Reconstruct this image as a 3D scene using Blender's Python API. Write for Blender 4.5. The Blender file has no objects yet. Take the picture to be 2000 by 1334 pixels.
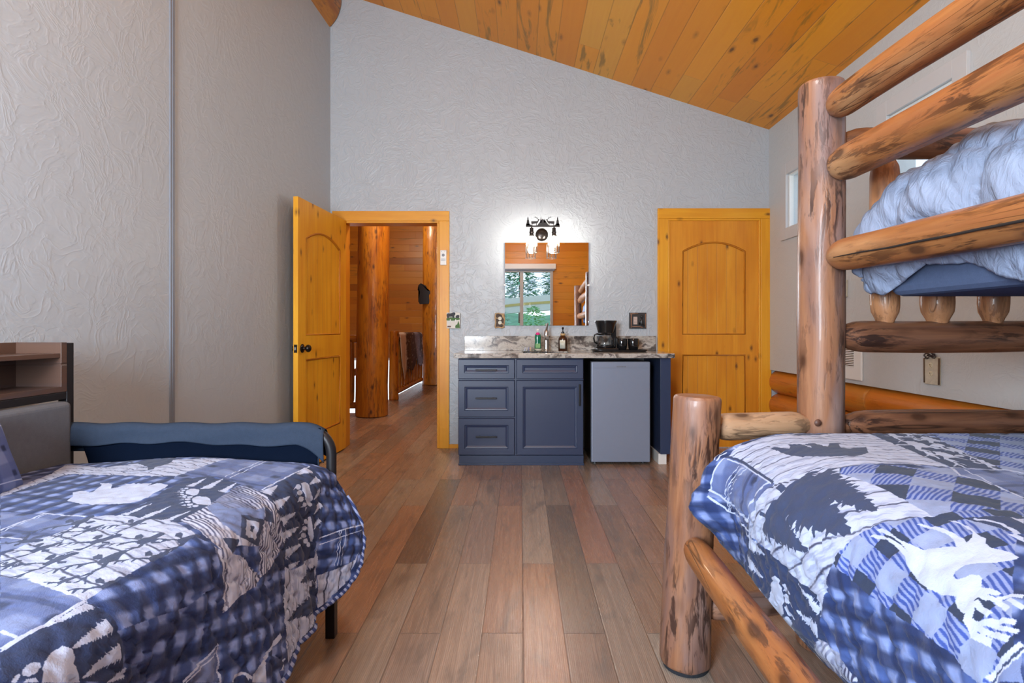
import bpy, bmesh, math, random
import numpy as np
from mathutils import Vector, Matrix, noise
R = math.radians
PI = math.pi
scene = bpy.context.scene
COL = scene.collection

# ------------------------------------------------------------------ camera, world, exposure
CAMZ, F = 1.084, 1070.0
cam_d = bpy.data.cameras.new('camera'); cam = bpy.data.objects.new('camera', cam_d); COL.objects.link(cam)
cam.location = (0, 0, CAMZ); cam.rotation_euler = (PI/2, 0, 0)
cam_d.sensor_width = 36; cam_d.lens = F/2000*36
cam_d.shift_x = -17/2000; cam_d.shift_y = -25/2000
cam_d.clip_start = 0.02; cam_d.clip_end = 200
scene.camera = cam
scene.view_settings.view_transform = 'Standard'
scene.view_settings.look = 'None'
scene.view_settings.gamma = 1.0
scene.view_settings.exposure = -0.14
scene.cycles.max_bounces = 10
scene.cycles.diffuse_bounces = 5
scene.cycles.glossy_bounces = 4
scene.cycles.caustics_reflective = False
scene.cycles.caustics_refractive = False

world = bpy.data.worlds.new('world'); scene.world = world; world.use_nodes = True
wt = world.node_tree; wt.nodes.clear()
wo = wt.nodes.new('ShaderNodeOutputWorld'); wb = wt.nodes.new('ShaderNodeBackground')
wr = wt.nodes.new('ShaderNodeValToRGB'); wg = wt.nodes.new('ShaderNodeTexCoord'); wx = wt.nodes.new('ShaderNodeSeparateXYZ')
wt.links.new(wg.outputs['Generated'], wx.inputs[0]); wt.links.new(wx.outputs[2], wr.inputs[0])
wr.color_ramp.elements[0].position = 0.0; wr.color_ramp.elements[0].color = (0.80, 0.90, 1.0, 1)
wr.color_ramp.elements[1].position = 0.6; wr.color_ramp.elements[1].color = (0.36, 0.62, 1.0, 1)
wt.links.new(wr.outputs[0], wb.inputs[0]); wb.inputs[1].default_value = 2.0
wt.links.new(wb.outputs[0], wo.inputs[0])


def light(name, kind, loc, energy, color, size=None, size_y=None, rot=(0, 0, 0), radius=None):
    l = bpy.data.lights.new(name, kind); l.energy = energy; l.color = color
    if kind == 'AREA':
        l.shape = 'RECTANGLE'; l.size = size; l.size_y = size_y or size
    elif radius is not None:
        l.shadow_soft_size = radius
    o = bpy.data.objects.new(name, l); COL.objects.link(o); o.location = loc; o.rotation_euler = rot
    return o


# added area fills for rear daylight; left and gable windows invented, outside the mirror's view
light('rear_fill_light', 'AREA', (-1.2, -1.21, 1.55), 265, (0.80, 0.90, 1.0), 0.95, 1.25, (PI/2, 0, 0))
light('gable_fill_light', 'AREA', (0.55, -1.21, 3.02), 45, (0.82, 0.91, 1.0), 2.0, 0.36, (R(86), 0, 0))
# point fills added out of view for room and hall, without fixtures
light('overhead_fill_light', 'POINT', (0.1, 1.1, 2.75), 80, (1.0, 0.98, 0.96), radius=0.16)
light('hall_fill_light', 'POINT', (-1.25, 6.0, 3.0), 110, (1.0, 0.80, 0.55), radius=0.12)
light('hall_far_fill_light', 'POINT', (-2.6, 9.6, 3.2), 110, (1.0, 0.82, 0.6), radius=0.15)


# ------------------------------------------------------------------ scene helpers
def tag(o, label=None, cat=None, group=None, kind=None):
    if label: o['label'] = label
    if cat: o['category'] = cat
    if group: o['group'] = group
    if kind: o['kind'] = kind
    return o


def thing(name, label, cat, loc=(0, 0, 0), group=None):
    o = bpy.data.objects.new(name, None); COL.objects.link(o)
    o.empty_display_size = 0.1; o.location = loc
    return tag(o, label, cat, group)


def wloc(o):
    v = Vector((0, 0, 0))
    while o is not None:
        v += o.location; o = o.parent
    return v


class G:
    """collects geometry for ONE mesh object"""
    def __init__(s):
        s.bm = bmesh.new(); s.uv = None

    def face(s, vs):
        try: return s.bm.faces.new(vs)
        except ValueError: return None

    def box(s, x0, x1, y0, y1, z0, z1, m=None):
        vs = [s.bm.verts.new((x, y, z)) for x in (x0, x1) for y in (y0, y1) for z in (z0, z1)]
        for a in ((0, 1, 3, 2), (4, 6, 7, 5), (0, 4, 5, 1), (2, 3, 7, 6), (0, 2, 6, 4), (1, 5, 7, 3)):
            s.bm.faces.new([vs[i] for i in a])
        if m is not None:
            for v in vs: v.co = m @ v.co
        return s

    def tube(s, pts, r, n=12, caps=True, closed=False):
        pts = [Vector(p) for p in pts]; rings = []
        rr = r if isinstance(r, (list, tuple)) else [r]*len(pts)
        up = Vector((0.31, 0.2, 0.93)).normalized()
        for i, p in enumerate(pts):
            if closed: t = pts[(i+1) % len(pts)]-pts[i-1]
            else: t = pts[min(i+1, len(pts)-1)]-pts[max(i-1, 0)]
            t.normalize()
            a = t.cross(up)
            if a.length < 1e-3: a = t.cross(Vector((1, 0, 0)))
            a.normalize(); b = t.cross(a)
            rings.append([s.bm.verts.new(p+rr[i]*(math.cos(2*PI*k/n)*a+math.sin(2*PI*k/n)*b)) for k in range(n)])
        m = len(rings)
        for i in range(m if closed else m-1):
            for k in range(n):
                s.face([rings[i][k], rings[i][(k+1) % n], rings[(i+1) % m][(k+1) % n], rings[(i+1) % m][k]])
        if caps and not closed:
            s.face(rings[0][::-1]); s.face(rings[-1])
        return s

    def lathe(s, prof, c=(0, 0, 0), n=32, axis='z', cap=True):
        c = Vector(c); rings = []
        for (r, h) in prof:
            ring = []
            for k in range(n):
                a = 2*PI*k/n; u, v = r*math.cos(a), r*math.sin(a)
                p = (u, v, h) if axis == 'z' else ((h, u, v) if axis == 'x' else (u, h, v))
                ring.append(s.bm.verts.new(c+Vector(p)))
            rings.append(ring)
        for i in range(len(rings)-1):
            for k in range(n):
                s.face([rings[i][k], rings[i][(k+1) % n], rings[i+1][(k+1) % n], rings[i+1][k]])
        if cap:
            if prof[0][0] > 1e-5: s.face(rings[0][::-1])
            if prof[-1][0] > 1e-5: s.face(rings[-1])
        return s

    def prism(s, pts, fn, t):
        """polygon pts (a,b) mapped by fn(a,b,depth) and given thickness t"""
        A = [s.bm.verts.new(fn(a, b, 0)) for a, b in pts]; B = [s.bm.verts.new(fn(a, b, t)) for a, b in pts]
        n = len(pts)
        fa = s.face(A); fb = s.face(B[::-1])
        for i in range(n): s.face([A[i], B[i], B[(i+1) % n], A[(i+1) % n]])
        bmesh.ops.triangulate(s.bm, faces=[f for f in (fa, fb) if f])
        return s

    def grid(s, P, uv=None, wrap=False):
        ny, nx = P.shape[:2]
        V = [[s.bm.verts.new(P[j, i]) for i in range(nx)] for j in range(ny)]
        if uv is not None: L = s.bm.loops.layers.uv.verify()
        for j in range(ny-1):
            for i in range(nx if wrap else nx-1):
                i2 = (i+1) % nx
                f = s.bm.faces.new((V[j][i], V[j][i2], V[j+1][i2], V[j+1][i]))
                if uv is not None:
                    for lp, (jj, ii) in zip(f.loops, ((j, i), (j, i2), (j+1, i2), (j+1, i))): lp[L].uv = uv[jj, ii]
        return s

    def ico(s, c, r, sub=2, sc=(1, 1, 1)):
        m = Matrix.Translation(c) @ Matrix.Diagonal((r*sc[0], r*sc[1], r*sc[2], 1))
        bmesh.ops.create_icosphere(s.bm, subdivisions=sub, radius=1, matrix=m); return s

    def obj(s, name, mat, parent=None, smooth=False, bevel=0, seg=2, recalc=True, sub=0, angle=None):
        if recalc: bmesh.ops.recalc_face_normals(s.bm, faces=s.bm.faces)
        if parent is not None:
            off = wloc(parent)
            bmesh.ops.translate(s.bm, verts=s.bm.verts, vec=-off)
        me = bpy.data.meshes.new(name); s.bm.to_mesh(me); s.bm.free()
        o = bpy.data.objects.new(name, me); COL.objects.link(o); me.materials.append(mat)
        if parent is not None: o.parent = parent
        if smooth:
            for p in me.polygons: p.use_smooth = True
            if angle: me.set_sharp_from_angle(angle=R(angle))
        if bevel:
            b = o.modifiers.new('bevel', 'BEVEL'); b.width = bevel; b.segments = seg; b.limit_method = 'ANGLE'; b.angle_limit = R(40)
        if sub:
            b = o.modifiers.new('sub', 'SUBSURF'); b.levels = sub; b.render_levels = sub
        return o


def struct(o):
    o['kind'] = 'structure'; return o


def px(x, y, d):
    return Vector(((x-1017)*d/F, d, CAMZ-(y-642)*d/F))


# ------------------------------------------------------------------ material helpers
class NT:
    def __init__(s, name, rough=0.5, metal=0.0, base=(0.8, 0.8, 0.8), spec=0.5, coat=0.0):
        s.m = bpy.data.materials.new(name); s.m.use_nodes = True; s.t = s.m.node_tree
        s.b = s.t.nodes['Principled BSDF']
        s.b.inputs['Roughness'].default_value = rough; s.b.inputs['Metallic'].default_value = metal
        s.b.inputs['Base Color'].default_value = (*base, 1); s.b.inputs['Specular IOR Level'].default_value = spec
        s.b.inputs['Coat Weight'].default_value = coat

    def n(s, kind, **kw):
        q = s.t.nodes.new('ShaderNode'+kind)
        for k, v in kw.items(): setattr(q, k, v)
        return q

    def set(s, sock, v):
        if hasattr(v, 'is_linked') or isinstance(v, bpy.types.NodeSocket): s.t.links.new(v, sock)
        elif isinstance(v, (tuple, list)) and len(v) == 3 and sock.type == 'RGBA': sock.default_value = (*v, 1)
        else: sock.default_value = v

    def math(s, op, a, b=None, c=None, clamp=False):
        q = s.n('Math', operation=op); q.use_clamp = clamp
        for i, v in enumerate((a, b, c)):
            if v is not None: s.set(q.inputs[i], v)
        return q.outputs[0]

    def coord(s, kind='Object'): return s.n('TexCoord').outputs[kind]

    def sep(s, v):
        q = s.n('SeparateXYZ'); s.set(q.inputs[0], v); return q.outputs

    def comb(s, x, y, z):
        q = s.n('CombineXYZ')
        for i, v in enumerate((x, y, z)): s.set(q.inputs[i], v)
        return q.outputs[0]

    def mapv(s, v, scale=(1, 1, 1), loc=(0, 0, 0)):
        q = s.n('Mapping'); s.set(q.inputs[0], v); q.inputs['Scale'].default_value = scale; s.set(q.inputs['Location'], loc); return q.outputs[0]

    def noise(s, v, scale, detail=3, rough=0.5, dist=0.0, out=0):
        q = s.n('TexNoise'); s.set(q.inputs['Vector'], v); q.inputs['Scale'].default_value = scale
        q.inputs['Detail'].default_value = detail; q.inputs['Roughness'].default_value = rough; q.inputs['Distortion'].default_value = dist
        return q.outputs[out]

    def voro(s, v, scale, feature='F1', out=0, rand=1.0):
        q = s.n('TexVoronoi', feature=feature); s.set(q.inputs['Vector'], v); q.inputs['Scale'].default_value = scale
        q.inputs['Randomness'].default_value = rand; return q.outputs[out]

    def white(s, v):
        q = s.n('TexWhiteNoise', noise_dimensions='3D'); s.set(q.inputs['Vector'], v); return q.outputs[0]

    def ramp(s, f, stops, interp='LINEAR'):
        q = s.n('ValToRGB'); s.set(q.inputs[0], f); e = q.color_ramp; e.interpolation = interp
        while len(e.elements) < len(stops): e.elements.new(0.5)
        for el, (p, c) in zip(e.elements, stops):
            el.position = p; el.color = (*c, 1) if not isinstance(c, (int, float)) else (c, c, c, 1)
        return q.outputs[0]

    def mix(s, f, a, b, mode='MIX'):
        q = s.n('Mix', data_type='RGBA', blend_type=mode); s.set(q.inputs[0], f); s.set(q.inputs[6], a); s.set(q.inputs[7], b); return q.outputs[2]

    def bump(s, h, strength=0.3, dist=0.01):
        q = s.n('Bump'); q.inputs['Strength'].default_value = strength; q.inputs['Distance'].default_value = dist
        s.set(q.inputs['Height'], h); s.t.links.new(q.outputs[0], s.b.inputs['Normal']); return q

    def color(s, v): s.set(s.b.inputs['Base Color'], v)
    def rough(s, v): s.set(s.b.inputs['Roughness'], v)


def plain(name, base, rough=0.5, metal=0.0, spec=0.5, coat=0.0, var=0.06, scale=25, bump=0.0):
    q = NT(name, rough, metal, base, spec, coat)
    f = q.noise(q.coord(), scale, 3)
    q.color(q.mix(f, tuple(c*(1-var) for c in base), tuple(min(1, c*(1+var)) for c in base)))
    if bump: q.bump(q.noise(q.coord(), scale*3, 3), bump, 0.003)
    return q.m


def m_wall(name, base, amount=0.42, scale=7.5):
    q = NT(name, 0.42, 0, base, 0.45)
    c = q.coord()
    w = q.noise(c, 3.0, 2, 0.5, 0, 1)
    v = q.n('VectorMath', operation='MULTIPLY_ADD'); q.set(v.inputs[0], w); v.inputs[1].default_value = (0.35, 0.35, 0.35); q.set(v.inputs[2], c)
    a = q.noise(v.outputs[0], scale, 3, 0.55, 1.6)
    ridge = q.math('ABSOLUTE', q.math('SUBTRACT', a, 0.5))
    h1 = q.ramp(ridge, [(0.0, 1.0), (0.035, 0.35), (0.12, 0.0)])
    pl = q.ramp(q.noise(v.outputs[0], scale*1.7, 2, 0.5, 0.8), [(0.46, 0.0), (0.52, 1.0)])
    h = q.math('ADD', q.math('MULTIPLY', h1, 0.8), q.math('MULTIPLY', pl, 0.5))
    q.bump(h, amount, 0.006)
    q.color(q.mix(q.noise(c, 1.3, 2), tuple(x*0.97 for x in base), tuple(x*1.03 for x in base)))
    q.rough(q.math('ADD', 0.36, q.math('MULTIPLY', q.noise(c, 20, 2), 0.16)))
    return q.m


def m_plank(name, w_ax, l_ax, width, length, cols, knot=(0.07, 0.025, 0.008), dark=(0.16, 0.09, 0.02), groove=0.35, rough=0.35, streak=0.5, off=0.0, coat=0.0, knots=1.0):
    q = NT(name, rough, 0, (0.5, 0.3, 0.1), 0.4, coat)
    xyz = q.sep(q.coord()); w = q.math('ADD', xyz[w_ax], off); l = xyz[l_ax]
    ws = q.math('DIVIDE', w, width); wi = q.math('FLOOR', ws); wf = q.math('FRACT', ws)
    r1 = q.white(q.comb(wi, 3.7, 1.3))
    ls = q.math('ADD', q.math('DIVIDE', l, length), q.math('MULTIPLY', r1, 7.31)); li = q.math('FLOOR', ls); lf = q.math('FRACT', ls)
    r2 = q.white(q.comb(wi, li, 5.1)); r3 = q.white(q.comb(wi, li, 11.9))
    base = q.ramp(r2, cols)
    sh = q.math('MULTIPLY', r3, 30.0)
    g = q.noise(q.comb(q.math('ADD', q.math('MULTIPLY', w, 42.0), sh), q.math('MULTIPLY', l, 1.8), sh), 1.0, 4, 0.6, 0.6)
    base = q.mix(q.math('MULTIPLY', g, 0.55), base, q.mix(0.5, base, cols[0][1], 'MULTIPLY'))
    g2 = q.noise(q.comb(q.math('ADD', q.math('MULTIPLY', w, 11.0), sh), q.math('MULTIPLY', l, 1.3), r3), 1.0, 4, 0.65, 1.0)
    stk = q.math('MULTIPLY', q.ramp(g2, [(0.56, 0.0), (0.66, 1.0)]), q.math('MULTIPLY', q.math('GREATER_THAN', r3, 0.55), streak))
    base = q.mix(stk, base, dark)
    kv = q.voro(q.comb(q.math('ADD', q.math('MULTIPLY', w, 7.0), sh), q.math('ADD', q.math('MULTIPLY', l, 2.6), sh), r3), 1.0)
    kn = q.ramp(q.math('ADD', kv, q.math('MULTIPLY', q.noise(q.coord(), 40, 2), 0.06)), [(0.09, 1.0), (0.14, 0.35), (0.22, 0.0)])
    base = q.mix(q.math('MULTIPLY', kn, 0.85*knots), base, knot)
    e = q.math('MINIMUM', wf, q.math('SUBTRACT', 1.0, wf))
    gr = q.ramp(e, [(0.0, 1.0), (0.03, 0.0)])
    e2 = q.math('MULTIPLY', q.math('MINIMUM', lf, q.math('SUBTRACT', 1.0, lf)), length/width)
    gr = q.math('MAXIMUM', gr, q.ramp(e2, [(0.0, 0.8), (0.018, 0.0)]))
    base = q.mix(q.math('MULTIPLY', gr, groove), base, (0.03, 0.012, 0.004))
    q.color(base)
    q.bump(q.math('SUBTRACT', q.math('MULTIPLY', g, 0.15), gr), 0.5, 0.004)
    return q.m


def m_timber(name, c1, c2, ax=2, knot=(0.10, 0.03, 0.008), rough=0.42, gscale=1.0, groove=None, coat=0.0):
    """sawn clear pine, grain along axis ax of the object"""
    q = NT(name, rough, 0, c1, 0.4, coat)
    xyz = q.sep(q.coord()); l = xyz[ax]; o = [xyz[i] for i in range(3) if i != ax]
    w = q.math('ADD', o[0], o[1])
    rnd = q.n('ObjectInfo').outputs['Random']; sh = q.math('MULTIPLY', rnd, 40.0)
    g = q.noise(q.comb(q.math('ADD', q.math('MULTIPLY', w, 26*gscale), sh), q.math('MULTIPLY', l, 1.4), sh), 1.0, 4, 0.6, 0.8)
    base = q.mix(q.ramp(g, [(0.3, 0.0), (0.7, 1.0)]), c1, c2)
    big = q.noise(q.comb(q.math('ADD', q.math('MULTIPLY', w, 5), sh), q.math('MULTIPLY', l, 1.5), sh), 1.0, 2)
    base = q.mix(q.ramp(big, [(0.45, 0.0), (0.75, 0.7)]), base, tuple(a*b for a, b in zip(c2, (0.85, 0.72, 0.6))))
    kv = q.voro(q.comb(q.math('ADD', q.math('MULTIPLY', w, 8.5), sh), q.math('ADD', q.math('MULTIPLY', l, 4.2), sh), sh), 1.0)
    kn = q.ramp(q.math('ADD', kv, q.math('MULTIPLY', q.noise(q.coord(), 50, 2), 0.05)), [(0.085, 1.0), (0.115, 0.5), (0.2, 0.0)])
    base = q.mix(q.math('MULTIPLY', kn, 0.8), base, knot)
    h = q.math('MULTIPLY', g, 0.2)
    if groove:
        ga, gw = groove
        fr = q.math('FRACT', q.math('DIVIDE', q.math('ADD', xyz[ga], 10.0), gw)); e = q.math('MINIMUM', fr, q.math('SUBTRACT', 1.0, fr))
        gr = q.ramp(e, [(0.0, 1.0), (0.05, 0.0)]); base = q.mix(q.math('MULTIPLY', gr, 0.35), base, knot)
        h = q.math('SUBTRACT', h, gr)
    q.color(base); q.bump(h, 0.35, 0.003)
    return q.m


def m_log(name, c1, c2, c3, fleck=0.6, rough=0.42, flk=(0.035, 0.016, 0.012), crack=0.7, coat=0.1, pale=None):
    """peeled log, grain along local z, one random shift per object"""
    q = NT(name, rough, 0, c1, 0.4, coat)
    xyz = q.sep(q.coord()); sh = q.math('MULTIPLY', q.n('ObjectInfo').outputs['Random'], 60.0)
    def st(a, b, z=0.0): return q.comb(q.math('ADD', q.math('MULTIPLY', xyz[0], a), sh), q.math('ADD', q.math('MULTIPLY', xyz[1], a), z), q.math('ADD', q.math('MULTIPLY', xyz[2], b), sh))
    g = q.noise(st(38, 2.2), 1, 5, 0.62, 0.7)
    base = q.mix(q.ramp(g, [(0.32, 0.0), (0.68, 1.0)]), c1, c2)
    b = q.noise(st(9, 2.0, 4.0), 1, 3, 0.55, 0.6)
    base = q.mix(q.ramp(b, [(0.46, 0.0), (0.66, 0.9)]), base, c3)
    if pale:
        b2 = q.noise(st(7, 1.6, 9.0), 1, 3, 0.5, 0.4); base = q.mix(q.ramp(b2, [(0.52, 0.0), (0.7, 0.75)]), base, pale)
    fl = q.noise(st(40, 7, 2.0), 1, 4, 0.7, 0.4); msk = q.noise(st(6, 2.6, 7.0), 1, 2)
    fm = q.math('MULTIPLY', q.ramp(fl, [(0.50, 0.0), (0.585, 1.0)]), q.ramp(msk, [(0.40, 0.10), (0.60, 1.0)]))
    base = q.mix(q.math('MULTIPLY', fm, fleck), base, flk)
    cr = q.ramp(q.math('ABSOLUTE', q.math('SUBTRACT', q.noise(st(10, 0.35, 13.0), 1, 2, 0.5, 0.4), 0.5)), [(0.0, 1.0), (0.006, 0.0)])
    cm = q.math('MULTIPLY', cr, q.ramp(q.noise(st(3, 1.0, 21.0), 1, 1), [(0.5, 0.0), (0.56, 1.0)]))
    base = q.mix(q.math('MULTIPLY', cm, crack), base, (0.012, 0.007, 0.005))
    kv = q.voro(st(9, 4.5, 3.0), 1.0); kn = q.ramp(kv, [(0.09, 1.0), (0.14, 0.4), (0.22, 0.0)])
    base = q.mix(q.math('MULTIPLY', kn, 0.8), base, (0.045, 0.018, 0.01))
    q.color(base); q.bump(q.math('SUBTRACT', q.math('MULTIPLY', g, 0.4), q.math('ADD', cm, q.math('MULTIPLY', fm, 0.4))), 0.45, 0.004)
    return q.m


def m_floor():
    q = NT('floor planks', 0.3, 0, (0.3, 0.2, 0.15), 0.45)
    xyz = q.sep(q.coord()); W, L = 0.1467, 1.41
    ws = q.math('DIVIDE', q.math('ADD', xyz[0], 0.1383), W); wi = q.math('FLOOR', ws); wf = q.math('FRACT', ws)
    par = q.math('MODULO', q.math('ADD', wi, 100.0), 2.0)
    ls = q.math('DIVIDE', q.math('ADD', q.math('SUBTRACT', xyz[1], 1.95), q.math('MULTIPLY', par, -0.58+1.41)), L); li = q.math('FLOOR', ls); lf = q.math('FRACT', ls)
    r2 = q.white(q.comb(wi, li, 2.3)); r3 = q.white(q.comb(wi, li, 8.7)); sh = q.math('MULTIPLY', r3, 50.0)
    base = q.ramp(r2, [(0.0, (0.20, 0.155, 0.125)), (0.22, (0.39, 0.24, 0.165)), (0.42, (0.27, 0.22, 0.18)), (0.6, (0.44, 0.29, 0.205)), (0.78, (0.33, 0.285, 0.24)), (0.9, (0.32, 0.185, 0.135)), (1.0, (0.48, 0.34, 0.235))])
    fx = q.math('ADD', q.math('MULTIPLY', xyz[0], 85.0), sh)
    g = q.noise(q.comb(fx, q.math('MULTIPLY', xyz[1], 3.0), sh), 1, 5, 0.65, 0.9)
    ring = q.n('TexWave', wave_type='BANDS', bands_direction='X'); q.set(ring.inputs['Vector'], q.comb(q.math('ADD', q.math('MULTIPLY', xyz[0], 22.0), sh), q.math('MULTIPLY', xyz[1], 0.9), sh))
    ring.inputs['Scale'].default_value = 2.4; ring.inputs['Distortion'].default_value = 5.5; ring.inputs['Detail'].default_value = 2; ring.inputs['Detail Scale'].default_value = 0.7
    base = q.mix(q.math('MULTIPLY', q.ramp(g, [(0.40, 0.0), (0.62, 1.0)]), 0.5), base, q.mix(1.0, base, (0.55, 0.5, 0.48), 'MULTIPLY'))
    base = q.mix(q.math('MULTIPLY', q.ramp(ring.outputs[1], [(0.35, 0.0), (0.95, 1.0)]), 0.42), base, q.mix(1.0, base, (0.5, 0.42, 0.38), 'MULTIPLY'))
    sm = q.noise(q.comb(q.math('ADD', q.math('MULTIPLY', xyz[0], 9.0), sh), q.math('MULTIPLY', xyz[1], 2.6), r3), 1, 4, 0.6, 0.8)
    base = q.mix(q.ramp(sm, [(0.52, 0.0), (0.68, 0.55)]), base, (0.115, 0.10, 0.09))
    e = q.math('MULTIPLY', q.math('MINIMUM', wf, q.math('SUBTRACT', 1.0, wf)), W)
    e2 = q.math('MULTIPLY', q.math('MINIMUM', lf, q.math('SUBTRACT', 1.0, lf)), L)
    ed = q.ramp(q.math('MINIMUM', e, e2), [(0.0, 1.0), (0.0022, 0.0)])
    base = q.mix(q.math('MULTIPLY', ed, 0.6), base, (0.05, 0.035, 0.03))
    q.color(base)
    q.bump(q.math('SUBTRACT', q.math('MULTIPLY', q.math('ADD', g, q.math('MULTIPLY', ring.outputs[1], 0.5)), 0.25), ed), 0.22, 0.003)
    q.rough(q.math('ADD', 0.20, q.math('MULTIPLY', g, 0.16)))
    return q.m


def m_granite():
    q = NT('granite', 0.14, 0, (0.5, 0.5, 0.5), 0.5)
    c = q.coord()
    w = q.noise(c, 3.0, 4, 0.6, 0, 1)
    v = q.n('VectorMath', operation='MULTIPLY_ADD'); q.set(v.inputs[0], w); v.inputs[1].default_value = (0.55, 0.55, 0.55); q.set(v.inputs[2], q.mapv(c, (1.0, 1.6, 2.2)))
    a = q.noise(v.outputs[0], 2.7, 5, 0.6, 1.4)
    base = q.ramp(a, [(0.30, (0.025, 0.023, 0.024)), (0.40, (0.16, 0.14, 0.125)), (0.46, (0.40, 0.37, 0.33)), (0.54, (0.50, 0.47, 0.43)), (0.60, (0.20, 0.18, 0.17)), (0.64, (0.03, 0.028, 0.03)), (0.68, (0.36, 0.33, 0.30)), (0.8, (0.55, 0.53, 0.50))])
    base = q.mix(q.ramp(q.noise(c, 90, 3), [(0.55, 0.0), (0.75, 0.5)]), base, (0.10, 0.09, 0.09))
    q.color(base); return q.m


def m_fabric(name, base, scale=700, bump=0.25, var=0.15, rough=0.9, sheen=0.0):
    q = NT(name, rough, 0, base, 0.06)
    c = q.coord(); f = q.noise(c, scale, 2); f2 = q.noise(c, scale*0.12, 3)
    k = q.math('ADD', q.math('MULTIPLY', f, 0.6), q.math('MULTIPLY', f2, 0.4))
    q.color(q.mix(k, tuple(x*(1-var*2) for x in base), tuple(min(1, x*(1+var*2)) for x in base)))
    q.bump(f, bump, 0.002); q.b.inputs['Sheen Weight'].default_value = sheen
    return q.m


def m_glass(name, tint=(0.95, 0.97, 0.98), gl=0.10):
    m = bpy.data.materials.new(name); m.use_nodes = True; t = m.node_tree; t.nodes.clear()
    o = t.nodes.new('ShaderNodeOutputMaterial'); mx = t.nodes.new('ShaderNodeMixShader'); tr = t.nodes.new('ShaderNodeBsdfTransparent'); g = t.nodes.new('ShaderNodeBsdfGlossy')
    fr = t.nodes.new('ShaderNodeFresnel'); fr.inputs[0].default_value = 1.45
    tr.inputs[0].default_value = (*tint, 1); g.inputs['Roughness'].default_value = 0.03
    ge = t.nodes.new('ShaderNodeNewGeometry'); mt = t.nodes.new('ShaderNodeMath'); mt.operation = 'MULTIPLY'; iv = t.nodes.new('ShaderNodeMath'); iv.operation = 'SUBTRACT'; iv.inputs[0].default_value = 1.0
    t.links.new(ge.outputs['Backfacing'], iv.inputs[1]); t.links.new(fr.outputs[0], mt.inputs[0]); t.links.new(iv.outputs[0], mt.inputs[1]); t.links.new(mt.outputs[0], mx.inputs[0]); t.links.new(tr.outputs[0], mx.inputs[1]); t.links.new(g.outputs[0], mx.inputs[2]); t.links.new(mx.outputs[0], o.inputs[0])
    return m


def m_emit(name, col, st):
    q = NT(name, 0.4, 0, col); q.b.inputs['Emission Color'].default_value = (*col, 1); q.b.inputs['Emission Strength'].default_value = st; return q.m


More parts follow.
